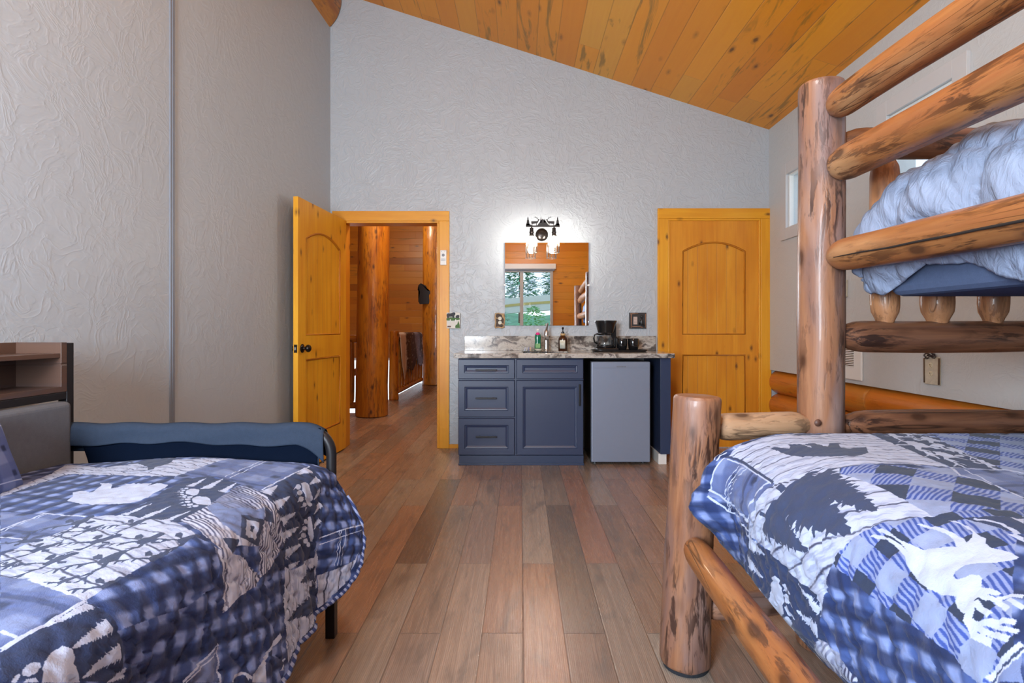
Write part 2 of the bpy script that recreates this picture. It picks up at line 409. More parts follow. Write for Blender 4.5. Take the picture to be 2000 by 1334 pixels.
PINE = [(0.0, (0.66, 0.235, 0.013)), (0.3, (0.73, 0.285, 0.017)), (0.6, (0.77, 0.325, 0.021)), (0.85, (0.69, 0.255, 0.014)), (1.0, (0.72, 0.36, 0.045))]
M = dict(
    wall=m_wall('grey textured wall', (0.43, 0.465, 0.50)),
    wall_l=m_wall('grey textured side wall', (0.415, 0.465, 0.515), 0.16, 6.0),
    wall_r=m_wall('pale grey wall', (0.50, 0.52, 0.525), 0.2),
    paint=plain('smooth pale paint', (0.52, 0.525, 0.53), 0.5, var=0.02),
    trimgrey=plain('grey strip', (0.20, 0.22, 0.26), 0.45, var=0.03),
    ceil=m_plank('ceiling pine', 0, 1, 0.172, 2.6, PINE, off=0.03, dark=(0.20, 0.11, 0.015), streak=0.75),
    rear=m_plank('rear wall pine', 2, 0, 0.14, 2.4, [(c, tuple(x*0.9 for x in v)) for c, v in PINE], streak=0.35),
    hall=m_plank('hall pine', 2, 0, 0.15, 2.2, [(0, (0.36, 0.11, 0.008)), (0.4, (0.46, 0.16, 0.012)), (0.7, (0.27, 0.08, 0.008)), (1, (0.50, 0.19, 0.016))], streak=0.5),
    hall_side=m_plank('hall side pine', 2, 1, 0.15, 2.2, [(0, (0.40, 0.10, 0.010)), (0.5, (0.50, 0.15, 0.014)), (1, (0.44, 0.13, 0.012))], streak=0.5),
    floor=m_floor(),
    door=m_timber('door pine', (0.80, 0.41, 0.024), (0.70, 0.31, 0.015)),
    panel=m_timber('door panel pine', (0.80, 0.42, 0.026), (0.70, 0.32, 0.016), groove=(0, 0.088)),
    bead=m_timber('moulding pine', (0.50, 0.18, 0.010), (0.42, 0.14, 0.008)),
    door_b=m_timber('closet door pine', (0.71, 0.30, 0.022), (0.60, 0.215, 0.013)),
    panel_b=m_timber('closet panel pine', (0.71, 0.31, 0.024), (0.61, 0.225, 0.014), groove=(0, 0.088)),
    casing=m_timber('casing pine upright', (0.76, 0.36, 0.022), (0.66, 0.275, 0.014)),
    casing_h=m_timber('casing pine level', (0.76, 0.36, 0.022), (0.66, 0.275, 0.014), ax=0),
    post=m_log('post log', (0.34, 0.165, 0.085), (0.20, 0.085, 0.045), (0.17, 0.105, 0.095), 0.9, pale=(0.33, 0.25, 0.235)),
    rail=m_log('rail log', (0.38, 0.165, 0.055), (0.24, 0.088, 0.028), (0.29, 0.10, 0.032), 0.8, flk=(0.06, 0.022, 0.010), pale=(0.48, 0.29, 0.145)),
    dark_log=m_log('dark log', (0.23, 0.10, 0.05), (0.12, 0.048, 0.026), (0.16, 0.07, 0.04), 0.9, flk=(0.02, 0.009, 0.007)),
    spindle=m_log('spindle log', (0.46, 0.22, 0.10), (0.34, 0.15, 0.065), (0.40, 0.18, 0.08), 0.4),
    foot=m_log('foot log', (0.46, 0.29, 0.17), (0.34, 0.20, 0.11), (0.40, 0.25, 0.15), 0.5, pale=(0.46, 0.36, 0.28)),
    hall_log=m_log('varnished log', (0.50, 0.20, 0.018), (0.38, 0.13, 0.012), (0.30, 0.09, 0.009), 0.5, 0.34, coat=0.15),
    wall_log=m_log('wall log', (0.56, 0.17, 0.016), (0.46, 0.125, 0.012), (0.50, 0.20, 0.03), 0.15, 0.3, crack=0.3, coat=0.25),
    navy=plain('navy cabinet paint', (0.027, 0.041, 0.090), 0.38, var=0.03),
    toe=plain('dark toe kick', (0.028, 0.045, 0.095), 0.4, var=0.03),
    black=plain('black metal', (0.012, 0.012, 0.015), 0.4, 0.3),
    blackp=plain('black plastic', (0.010, 0.010, 0.011), 0.22, 0, 0.5),
    bronze=plain('dark bronze', (0.030, 0.024, 0.022), 0.25, 0.8),
    silver=plain('fridge silver', (0.23, 0.27, 0.36), 0.36, 0.25, var=0.02),
    steel=plain('brushed steel', (0.55, 0.53, 0.50), 0.28, 1.0, var=0.04),
    granite=m_granite(),
    white=plain('white plastic', (0.72, 0.71, 0.68), 0.4, var=0.02),
    mug=plain('black glaze', (0.008, 0.008, 0.009), 0.08, 0, 0.6),
    glass=m_glass('clear glass'),
    pane=m_glass('window glass', (0.97, 0.98, 0.98)),
    tex_grey=m_fabric('grey upholstery', (0.125, 0.135, 0.155), 520),
    denim=m_fabric('slate blue cloth', (0.028, 0.040, 0.064), 600, sheen=0.0),
    deepnavy=m_fabric('deep navy cloth', (0.0016, 0.0045, 0.013), 600),
    rustic=m_plank('rustic shelf wood', 2, 1, 0.16, 1.1, [(0, (0.075, 0.038, 0.026)), (0.5, (0.13, 0.070, 0.046)), (1, (0.095, 0.055, 0.042))], knot=(0.05, 0.03, 0.025), dark=(0.07, 0.05, 0.05), streak=0.8, groove=0.0),
    amber=plain('amber glass', (0.045, 0.013, 0.004), 0.08, 0, 0.6),
    mirror=plain('mirror silver', (0.92, 0.93, 0.93), 0.0, 1.0, var=0.0),
    rubber=plain('dark felt pad', (0.015, 0.018, 0.025), 0.8),
)

# ------------------------------------------------------------------ room shell
YB, YR, XR = 4.98, -1.2, 2.256
LW = lambda y: -1.73-0.035*(YB-y)                    # left wall stands very slightly out of square
CZ = lambda x: 2.894+(XR-x)*0.319                     # ceiling slope

g = G(); g.box(-2.1, 2.45, YR-0.1, 5.02, -0.12, 0); g.box(-2.02, -0.55, 5.02, 10.9, -0.12, 0); g.box(-5, -2.02, 5.02, 7.05, -0.12, 0)
struct(g.obj('floor', M['floor']))

g = G(); n0 = Vector((0.319, 0, 1)).normalized()
xs = (-2.3, XR+0.2)
vs = []
for x in xs:
    for y in (YR-0.1, YB+0.1):
        for t in (0, 0.12): vs.append(g.bm.verts.new(Vector((x, y, CZ(x)))+n0*t))
for a in ((0, 1, 3, 2), (4, 6, 7, 5), (0, 4, 5, 1), (2, 3, 7, 6), (0, 2, 6, 4), (1, 5, 7, 3)): g.bm.faces.new([vs[i] for i in a])
struct(g.obj('ceiling', M['ceil']))


def wall_cells(us, ws, holes, fn, top=None):
    """cells of a pierced wall: us, ws grid lines, holes (u0,u1,w0,w1); fn(u,w,t) -> point; top(u) clips upper edge"""
    g = G(); us = sorted(set(us)); ws = sorted(set(ws))
    for u0, u1 in zip(us, us[1:]):
        for w0, w1 in zip(ws, ws[1:]):
            cu, cw = (u0+u1)/2, (w0+w1)/2
            if any(h[0] < cu < h[1] and h[2] < cw < h[3] for h in holes): continue
            ta, tb = (w1, w1)
            if top and w1 == ws[-1]: ta, tb = top(u0), top(u1)
            P = [fn(a, b, t) for (a, b) in ((u0, w0), (u1, w0), (u1, tb), (u0, ta)) for t in (0, 1)]
            v = [g.bm.verts.new(p) for p in P]
            for q in ((0, 2, 4, 6), (1, 7, 5, 3), (0, 1, 3, 2), (2, 3, 5, 4), (4, 5, 7, 6), (6, 7, 1, 0)): g.bm.faces.new([v[i] for i in q])
    bmesh.ops.remove_doubles(g.bm, verts=g.bm.verts, dist=1e-5)
    return g


# back wall with the hall doorway and the closet doorway
DW = (-1.62, -0.735, 0, 2.065); CW = (1.335, 2.175, 0, 2.085)
g = wall_cells([-2.3, DW[0], DW[1], CW[0], CW[1], XR+0.2], [0, DW[3], CW[3], 2.6], [DW, CW], lambda u, w, t: (u, YB+0.13*t, w), CZ)
struct(g.obj('wall_back', M['wall']))
g = G(); g.box(1.2, 2.3, 5.6, 5.65, 0, 2.3); struct(g.obj('wall_closet', M['paint']))
# left wall
g = G()
P = [(LW(y)-0.12*t, y, z) for (y, z) in ((YR, 0), (YB, 0), (YB, 4.4), (YR, 4.4)) for t in (0, 1)]
v = [g.bm.verts.new(p) for p in P]
for q in ((0, 2, 4, 6), (1, 7, 5, 3), (0, 1, 3, 2), (2, 3, 5, 4), (4, 5, 7, 6), (6, 7, 1, 0)): g.bm.faces.new([v[i] for i in q])
struct(g.obj('wall_left', M['wall_l']))
# strip on the left wall
g = G()
g.box(0, 0.007, -0.017, 0.004, 0, 4.2); g.box(0, 0.010, -0.003, 0.012, 0, 4.2)
o = struct(g.obj('trim_1', M['trimgrey'])); o.location = (LW(2.832), 2.832, 0); o.rotation_euler = (0, 0, R(-2))
# right wall with two small high windows
WZ = (1.933, 2.385); WY = [(4.11, 4.62), (2.84, 3.35), (1.57, 2.08)]
ys = [YR, YB]+[y for w in WY for y in w]
g = wall_cells(ys, [0.712, WZ[0], WZ[1], 3.0], [(a, b, *WZ) for a, b in WY], lambda u, w, t: (XR+0.16*t, u, w), lambda u: 2.95)
struct(g.obj('wall_right', M['wall_r']))
for i, (a, b) in enumerate(WY):
    g = G(); T = 0.095; t = 0.022
    g.box(XR-t, XR, a-T, a, WZ[0]-T, WZ[1]+T); g.box(XR-t, XR, b, b+T, WZ[0]-T, WZ[1]+T)
    g.box(XR-t, XR, a, b, WZ[1], WZ[1]+T); g.box(XR-t, XR, a, b, WZ[0]-T, WZ[0])
    w = struct(g.obj('window_%d' % (i+2), M['paint'], bevel=0.002))
    g = G(); s = 0.012
    g.box(XR+0.004, XR+0.04, a, a+s, WZ[0], WZ[1]); g.box(XR+0.004, XR+0.04, b-s, b, WZ[0], WZ[1]); g.box(XR+0.004, XR+0.04, a+s, b-s, WZ[0], WZ[0]+s); g.box(XR+0.004, XR+0.04, a+s, b-s, WZ[1]-s, WZ[1])
    g.obj('window_frame', M['white'], w)
    g = G(); g.box(XR+0.020, XR+0.024, a+s, b-s, WZ[0]+s, WZ[1]-s); g.obj('pane', M['pane'], w)


def ring_noise(p, s): return noise.noise(Vector((p[0]*s, p[1]*s, p[2]*s)))


def log_mesh(L, r0, r1, e0='flat', e1='flat', seed=0, bend=0.006, n=30, step=0.035, rough=0.035, ten=0.55, tl=0.09):
    """log of length L along +z"""
    zs = list(np.linspace(0, L, max(6, int(L/step))))
    prof = []
    for z in zs:
        prof.append([z, 1.0])
    def end(kind, at0):
        out = []
        if kind == 'flat': out = [(0, 0.0), (0, 0.90), (0.004, 0.965), (0.012, 1.0)]
        elif kind == 'round': out = [(0, 0.0), (0, 0.42), (0.006, 0.62), (0.016, 0.78), (0.032, 0.90), (0.055, 0.98), (0.075, 1.0)]
        elif kind == 'tenon': out = [(-0.03, ten), (0.0, ten), (tl*0.35, ten+(1-ten)*0.35), (tl*0.75, ten+(1-ten)*0.85), (tl, 0.975), (tl+0.015, 1.0)]
        elif kind == 'open': out = [(0, 1.0)]
        return out
    a = end(e0, True); b = end(e1, False)
    amax = max(x for x, _ in a); bmax = max(x for x, _ in b)
    seq = [(x, k) for x, k in a]+[(z, 1.0) for z in zs if amax+0.01 < z < L-bmax-0.01]+[(L-x, k) for x, k in reversed(b)]
    bm = bmesh.new(); rings = []
    for z, k in seq:
        f = z/L; r = (r0+(r1-r0)*f)*k
        cx = bend*math.sin(f*PI*1.3+seed)+bend*0.5*noise.noise(Vector((seed*3.1, z*1.7, 0.3)))
        cy = bend*math.cos(f*PI*1.1+seed*2)*0.8
        ring = []
        for i in range(n):
            an = 2*PI*i/n
            d = 1+rough*noise.noise(Vector((math.cos(an)*1.4+seed*7.3, math.sin(an)*1.4, z*2.2)))*1.6+rough*0.5*noise.noise(Vector((math.cos(an)*4+seed, math.sin(an)*4, z*7)))
            ring.append(bm.verts.new((cx+r*d*math.cos(an), cy+r*d*math.sin(an), z)))
        rings.append(ring)
    for i in range(len(rings)-1):
        for k in range(n):
            bm.faces.new([rings[i][k], rings[i][(k+1) % n], rings[i+1][(k+1) % n], rings[i+1][k]])
    bm.faces.new(rings[0][::-1]); bm.faces.new(rings[-1])
    bmesh.ops.remove_doubles(bm, verts=bm.verts, dist=1e-6)
    bmesh.ops.recalc_face_normals(bm, faces=bm.faces)
    return bm


def log(name, p0, p1, r0, r1, mat, parent=None, **kw):
    p0, p1 = Vector(p0), Vector(p1); d = p1-p0
    bm = log_mesh(d.length, r0, r1, **kw)
    me = bpy.data.meshes.new(name); bm.to_mesh(me); bm.free(); me.materials.append(mat)
    for p in me.polygons: p.use_smooth = True
    me.set_sharp_from_angle(angle=R(38))
    o = bpy.data.objects.new(name, me); COL.objects.link(o)
    q = d.to_track_quat('Z', 'Y')
    if parent is not None: o.parent = parent; p0 = p0-wloc(parent)
    o.location = p0; o.rotation_euler = q.to_euler()
    return o


# log courses at the foot of the right wall (two lengths butt together)
k = 2
for ci, cz in enumerate((0.605, 0.392, 0.18)):
    for (ya, yb, rr) in ((3.585, YB-0.005, 0.112), (YR, 3.58, 0.120)):
        o = log('trim_%d' % k, (XR+0.105, ya, cz), (XR+0.105, yb, cz), rr, rr, M['wall_log'], seed=k, bend=0.002, rough=0.012, e0='flat', e1='flat')
        struct(o); k += 1
g = G(); g.box(XR+0.13, XR+0.2, YR, YB, 0, 0.72); struct(g.obj('wall_log_backing', M['paint']))
# ridge log along the top of the left wall
o = log('trim_%d' % k, (LW(YR)-0.21, YR, 4.05), (-1.94, YB, 4.05), 0.316, 0.316, M['hall_log'], seed=5, bend=0.0, rough=0.01, n=48); struct(o); k += 1

# rear wall of pine boards with a wide sliding window; left opening and gable span invented for fill light
W1 = (-0.62, 0.655, 0.95, 2.285); W5 = (-1.72, -0.70, 0.90, 2.22); W6 = (-0.48, 1.58, 2.84, 3.21)
g = wall_cells([-2.3, W5[0], W5[1], W1[0], W1[1], W6[0], W6[1], XR+0.2], [0, W5[2], W1[2], W5[3], W1[3], W6[2], 3.05], [W1, W5], lambda u, w, t: (u, YR-0.15*t, w), lambda u: CZ(u)+0.02)
struct(g.obj('wall_rear', M['rear']))
def window(name, W, mull=None, jut=0.035):
    g = G(); s = 0.055; x0, x1, z0, z1 = W; y0, y1 = YR-0.06, YR+jut
    g.box(x0, x0+s, y0, y1, z0, z1); g.box(x1-s, x1, y0, y1, z0, z1); g.box(x0+s, x1-s, y0, y1, z0, z0+s); g.box(x0+s, x1-s, y0, y1, z1-s, z1)
    if mull is not None: g.box(mull-0.035, mull+0.035, y0, y1-0.01, z0+s, z1-s)
    w = struct(g.obj(name, plain('vinyl frame', (0.42, 0.39, 0.35), 0.5, var=0.02), bevel=0.003))
    g = G(); g.box(x0+s, x1-s, YR-0.042, YR-0.037, z0+s, z1-s); g.obj('pane', M['pane'], w)
    return w
window('window_1', W1, 0.018)
g = G(); g.box(W1[0]-0.06, W1[1]+0.06, YR+0.005, YR+0.085, 2.29, 2.40)
rs = g.obj('roller_blind', M['white'], bevel=0.01); tag(rs, 'white roller blind cassette above the sliding window seen in the mirror', 'blind')
g = G(); g.tube([(W1[0]-0.03, YR+0.045, 2.275), (W1[1]+0.03, YR+0.045, 2.275)], 0.022, 14); g.obj('blind_roll', M['trimgrey'], rs, smooth=True, angle=40)
# ------------------------------------------------------------------ doors, casings
def door_leaf(name, Wd, Hd, t, mats):
    """leaf in local coords: x 0..Wd from the hinge, y 0..t, z 0..Hd; two panels, the upper with an arched head; both faces alike"""
    mf, mp = mats
    st, br, lr0, lr1, tr = 0.125, 0.24, 0.84, 1.02, 0.20
    x0, x1 = st, Wd-st
    za, zb = Hd-tr-0.085, Hd-tr                       # spring line and crown of the arch
    def arch(x):
        u = (x-(x0+x1)/2)/((x1-x0)/2); return za+(zb-za)*(1-u*u)
    g = G()
    g.box(0, st, 0, t, 0, Hd); g.box(Wd-st, Wd, 0, t, 0, Hd); g.box(x0, x1, 0, t, 0, br); g.box(x0, x1, 0, t, lr0, lr1)
    n = 24; X = [x0+(x1-x0)*i/n for i in range(n+1)]
    pts = [(x, arch(x)) for x in X]+[(x1, Hd), (x0, Hd)]
    g.prism(pts, lambda a, b, d: Vector((a, d, b)), t)
    leaf = g.obj(name, mf, bevel=0.003)
    struct(leaf)
    g = G(); g.box(x0-0.01, x1+0.01, 0.011, t-0.011, br-0.01, lr0+0.01)
    g.obj('lower_panel', mp, leaf)
    g = G(); g.prism([(x, arch(x)+0.01) for x in X]+[(x1, lr1-0.01), (x0, lr1-0.01)], lambda a, b, d: Vector((a, 0.011+d, b)), t-0.022)
    g.obj('upper_panel', mp, leaf)
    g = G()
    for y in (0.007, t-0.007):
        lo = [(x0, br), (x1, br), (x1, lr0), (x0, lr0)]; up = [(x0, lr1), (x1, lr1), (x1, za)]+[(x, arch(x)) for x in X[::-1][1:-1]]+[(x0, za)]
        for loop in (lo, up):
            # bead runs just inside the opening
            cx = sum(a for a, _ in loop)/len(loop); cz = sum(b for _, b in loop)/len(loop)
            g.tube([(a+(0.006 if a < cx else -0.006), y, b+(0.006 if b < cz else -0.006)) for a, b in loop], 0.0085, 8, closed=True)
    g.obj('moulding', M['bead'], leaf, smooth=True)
    return leaf


def knob(parent, x, y, z, dirn, mat, L=0.055, R0=0.029):
    g = G()
    prof = [(0.0, 0), (0.033, 0), (0.033, 0.004), (0.026, 0.009), (0.013, 0.012), (0.011, L*0.45), (0.018, L*0.55), (R0*0.93, L*0.72), (R0, L*0.88), (R0*0.85, L*1.08), (R0*0.5, L*1.2), (0.0, L*1.23)]
    g.lathe([(r, dirn*h) for r, h in prof], (x, y, z), 28, 'y', cap=False)
    return g.obj('doorknob', mat, parent, smooth=True, angle=50)


# open door of the hall doorway, swung back against the left wall
WD = 0.92
d1 = door_leaf('door_1', WD, 2.045, 0.036, (M['door'], M['panel']))
kb = knob(d1, WD-0.065, 0.036, 0.925, 1, M['bronze']); knob(d1, WD-0.065, 0.0, 0.925, -1, M['bronze'], 0.03, 0.024)
g = G(); g.box(WD-0.001, WD+0.002, 0.006, 0.030, 0.895, 0.955); lp = g.obj('latch_plate', M['bronze'], d1)
g = G(); g.box(WD, WD+0.010, 0.012, 0.024, 0.915, 0.935); g.obj('latch', M['steel'], lp)
for z in (0.25, 1.05, 1.82):
    g = G(); g.tube([(-0.006, 0.018, z-0.045), (-0.006, 0.018, z+0.045)], 0.006, 10); g.obj('hinge', M['bronze'], d1)
d1.location = (-1.612, 4.945, 0.012)
d1.rotation_euler = (0, 0, math.atan2(-0.918, -0.060))

# closed closet door
d2 = door_leaf('door_2', 0.826, 2.065, 0.036, (M['door_b'], M['panel_b']))
# hinge on the right: turn the leaf half round so local x runs to the left
d2.location = (2.168, YB+0.030, 0.010); d2.rotation_euler = (0, 0, PI)
knob(d2, 0.826-0.062, 0.036, 0.925, 1, M['bronze'])
for z in (0.25, 1.03, 1.80):
    g = G(); g.tube([(-0.004, 0.046, z-0.05), (-0.004, 0.046, z+0.05)], 0.0075, 10); g.box(0.0, 0.022, 0.034, 0.0375, z-0.05, z+0.05); g.obj('hinge', M['black'], d2)


def casing(name, x0, x1, z, cw, cz, y0, y1, jamb):
    """uprights, head and jamb lining round an opening x0..x1, height z"""
    g = G(); g.box(x0-cw, x0, y0, y1, 0, z); g.box(x1, x1+cw, y0, y1, 0, z)
    j = 0.018
    g.box(x0, x0+j, y0+0.004, y1+jamb, 0, z-j); g.box(x1-j, x1, y0+0.004, y1+jamb, 0, z-j)
    c = struct(g.obj(name, M['casing'], bevel=0.003))
    g = G(); g.box(x0-cw, x1+cw, y0, y1, z, z+cz); g.box(x0, x1, y0+0.004, y1+jamb, z-j, z)
    g.obj('head_casing', M['casing_h'], c, bevel=0.003)
    return c
c1 = casing('trim_20', DW[0]+0.005, DW[1]-0.005, 2.06, 0.092, 0.090, YB-0.022, YB, 0.145)
c2 = casing('trim_21', CW[0], CW[1], 2.082, 0.094, 0.092, YB-0.022, YB, 0.13)
g = G()
for a, b in ((-0.648, -0.51),):
    g.box(a, b, YB-0.014, YB, 0, 0.035)
struct(g.obj('baseboard_back', M['casing_h']))

# ------------------------------------------------------------------ kitchenette
CF = 4.36
cab = thing('base_cabinet', 'dark navy blue base cabinet with three drawers and one door under the stone counter', 'cabinet', (0, 4.66, 0))
g = G(); g.box(-0.495, 0.500, CF, 4.965, 0.075, 0.848); g.obj('body', M['navy'], cab, bevel=0.002)
g = G(); g.box(-0.490, 0.500, CF-0.006, 4.96, 0.0, 0.075); g.box(-0.494, 0.503, CF-0.016, CF-0.006, 0.0, 0.016); g.obj('toe_kick', M['toe'], cab, bevel=0.002)


def shaker(name, x0, x1, z0, z1, rail=0.062, y=CF, parent=cab, mat=M['navy']):
    """front with a sunk flat panel and a sloped inner edge"""
    g = G(); t = 0.020; b = 0.010
    def ring(i, o, ya, yb):
        A = [g.bm.verts.new(p) for p in ((x0+i, ya, z0+i), (x1-i, ya, z0+i), (x1-i, ya, z1-i), (x0+i, ya, z1-i))]
        B = [g.bm.verts.new(p) for p in ((x0+o, yb, z0+o), (x1-o, yb, z0+o), (x1-o, yb, z1-o), (x0+o, yb, z1-o))]
        for k in range(4): g.face([A[k], A[(k+1) % 4], B[(k+1) % 4], B[k]])
    ys = y-t
    ring(0, 0.003, y, ys+0.003); ring(0.003, 0.006, ys+0.003, ys); ring(0.006, rail-b, ys, ys); ring(rail-b, rail-b+0.004, ys, ys+0.006)
    ring(rail-b+0.004, rail, ys+0.006, ys+0.007); ring(rail, rail+0.012, ys+0.007, ys+0.013)
    i = rail+0.012
    g.face([g.bm.verts.new(p) for p in ((x0+i, ys+0.013, z0+i), (x1-i, ys+0.013, z0+i), (x1-i, ys+0.013, z1-i), (x0+i, ys+0.013, z1-i))])
    bmesh.ops.remove_doubles(g.bm, verts=g.bm.verts, dist=1e-5)
    return g.obj(name, mat, parent)


def pull(parent, c, L, vert=False):
    g = G(); x, y, z = c; h = L/2
    if vert:
        g.box(x-0.006, x+0.006, y-0.034, y-0.024, z-h, z+h)
        for s in (-1, 1): g.box(x-0.005, x+0.005, y-0.026, y, z+s*(h-0.03)-0.005, z+s*(h-0.03)+0.005)
    else:
        g.box(x-h, x+h, y-0.034, y-0.024, z-0.006, z+0.006)
        for s in (-1, 1): g.box(x+s*(h-0.03)-0.005, x+s*(h-0.03)+0.005, y-0.026, y, z-0.005, z+0.005)
    return g.obj('handle', M['black'], parent, bevel=0.0015)


f = shaker('drawer', -0.497, -0.047, 0.684, 0.843, 0.058); pull(f, (-0.275, CF-0.008, 0.758), 0.165)
f = shaker('drawer', -0.497, -0.047, 0.382, 0.676); pull(f, (-0.275, CF-0.008, 0.535), 0.165)
f = shaker('drawer', -0.497, -0.047, 0.080, 0.374); pull(f, (-0.272, CF-0.008, 0.229), 0.165)
f = shaker('false_front', -0.035, 0.498, 0.684, 0.843, 0.058)
f = shaker('cabinet_door', -0.035, 0.498, 0.080, 0.676); pull(f, (0.463, CF-0.020, 0.562), 0.17, True)

ctr = thing('countertop', 'grey and brown veined stone countertop with backsplash over the cabinet and fridge', 'countertop', (0.34, 4.66, 0.85))
SX0, SX1, SY0, SY1 = 0.02, 0.40, 4.44, 4.76
g = wall_cells([-0.529, SX0, SX1, 1.216], [4.318, SY0, SY1, 4.978], [(SX0, SX1, SY0, SY1)], lambda u, w, t: (u, w, 0.888-0.036*t))
g.obj('slab', M['granite'], ctr, bevel=0.004)
g = G(); g.box(-0.508, 1.222, 4.952, 4.978, 0.888, 1.018); g.obj('backsplash', M['granite'], ctr, bevel=0.002)
g = G(); bx0, bx1, by0, by1, bz = SX0-0.012, SX1+0.012, SY0-0.012, SY1+0.012, 0.70
g.box(bx0, bx1, by0, by1, bz-0.01, bz); g.box(bx0, bx0+0.01, by0, by1, bz, 0.852); g.box(bx1-0.01, bx1, by0, by1, bz, 0.852); g.box(bx0, bx1, by0, by0+0.01, bz, 0.852); g.box(bx0, bx1, by1-0.01, by1, bz, 0.852)
# the basin hangs below the slab inside the cabinet carcase
sk = g.obj('sink_basin', M['steel'], ctr)

fr = thing('mini_fridge', 'silver fronted mini fridge standing under the counter beside the navy cabinet', 'fridge', (0.794, 4.6, 0))
g = G(); g.box(0.566, 1.028, 4.405, 4.90, 0.012, 0.815); g.obj('body', M['blackp'], fr, bevel=0.006)
g = G(); g.box(0.560, 1.030, CF-0.01, 4.40, 0.022, 0.822); dr = g.obj('door', M['silver'], fr, bevel=0.010, seg=3)
g = G(); g.box(0.558, 1.032, 4.392, 4.408, 0.016, 0.826); g.obj('gasket', M['blackp'], fr, bevel=0.003)
g = G(); g.box(0.580, 1.010, CF-0.013, CF-0.0095, 0.772, 0.774); g.obj('door_seam', M['trimgrey'], dr)
g = G()
xx = 0.762
for w_ in (0.006, 0.003, 0.004, 0.010, 0.006, 0.009, 0.005, 0.010):
    g.box(xx, xx+w_, CF-0.0115, CF-0.0095, 0.778, 0.787); xx += w_+0.0028
g.obj('brand_mark', plain('badge grey', (0.16, 0.17, 0.2), 0.3), dr)
for x in (0.60, 0.99):
    g = G(); g.tube([(x, 4.44, 0), (x, 4.44, 0.014)], 0.018, 12); g.obj('foot', M['blackp'], fr)

ep = thing('end_panel', 'navy blue end panel holding up the right end of the counter', 'panel', (1.155, 4.6, 0))
g = G(); g.box(1.112, 1.194, CF, 4.95, 0.085, 0.852); g.obj('board', M['navy'], ep, bevel=0.002)
g = G(); g.box(1.100, 1.165, CF+0.015, 4.93, 0.0, 0.085); g.obj('foot_block', M['white'], ep, bevel=0.002)

# ------------------------------------------------------------------ mirror, vanity light
MX0, MX1, MZ0, MZ1 = -0.1435, 0.617, 1.112, 1.866
mr = thing('wall_mirror', 'frameless rectangular mirror hung above the stone counter', 'mirror', (0.237, 4.975, MZ0))
g = G(); g.box(MX0, MX1, 4.970, 4.9795, MZ0, MZ1); g.obj('glass', M['mirror'], mr, bevel=0.0012, seg=1)
for x, s in ((MX0, 1), (MX1, -1)):
    g = G(); g.box(x-0.010, x+0.010, 4.962, 4.9795, 1.47, 1.487); g.obj('clip', M['glass'] if False else M['white'], mr, bevel=0.003)

SC = 224.0; SYp = F/SC                                   # vanity light plane
def sp(x, y): return ((x-1017)/SC, CAMZ-(y-642)/SC)
vl = thing('vanity_light', 'dark metal vanity light with deer and pine cut-outs, lit, above the mirror', 'wall lamp', (0.194, 4.97, 1.9))
cxx, czz = sp(1060, 451)
g = G(); g.lathe([(0, 0), (0.058, 0), (0.058, -0.008), (0.050, -0.018), (0.025, -0.024), (0, -0.025)], (cxx, 4.979, czz), 36, 'y', cap=False); g.obj('backplate', M['bronze'], vl, smooth=True, angle=40)
g = G()
X = lambda p: (p[0], p[1])
def plate(pts, t=0.004): g.prism([sp(1010+a*100/1334, 410+b*100/1334) for a, b in pts], lambda a, b, d: Vector((a, SYp+d, b)), t)
plate([(230, 445), (1110, 445), (1110, 405), (230, 405)])
def tree(cx, base, top, w):
    pts = []
    n = 5
    for i in range(n):
        z = base+(top-base)*i/n; ww = w*(1-i/n*0.85)
        pts += [(cx+ww, z), (cx+ww*0.55, z+(top-base)*0.10)]
    left = [(2*cx-a, b) for a, b in reversed(pts)]
    plate(pts+[(cx, top)]+left)
tree(283, 410, 170, 50); tree(1055, 410, 170, 50); tree(620, 330, 185, 26); tree(720, 330, 225, 26)
plate([(520, 410), (560, 350), (600, 300), (660, 235), (700, 265), (745, 290), (790, 350), (830, 410)])
plate([(230, 410), (230, 375), (300, 350), (370, 395), (400, 410)]); plate([(960, 410), (990, 385), (1060, 345), (1110, 375), (1110, 410)])
def deer(f, ox):
    b = [(370, 295), (530, 292), (545, 255), (560, 235), (590, 262), (565, 275), (550, 320), (520, 348), (512, 410), (498, 410), (496, 352), (410, 350), (395, 365), (400, 410), (386, 410), (376, 360), (366, 320)]
    plate([(f(a), c) for a, c in b])
    for s in ([(545, 250), (500, 210), (440, 185), (446, 178), (505, 200), (556, 242)], [(520, 215), (515, 180), (523, 180), (530, 222)], [(480, 196), (470, 168), (478, 168), (490, 200)]):
        plate([(f(a), c) for a, c in s])
deer(lambda a: a, 0); deer(lambda a: 1340-a, 0)
g.obj('cutout_plate', plain('dark iron', (0.03, 0.028, 0.028), 0.6), vl)
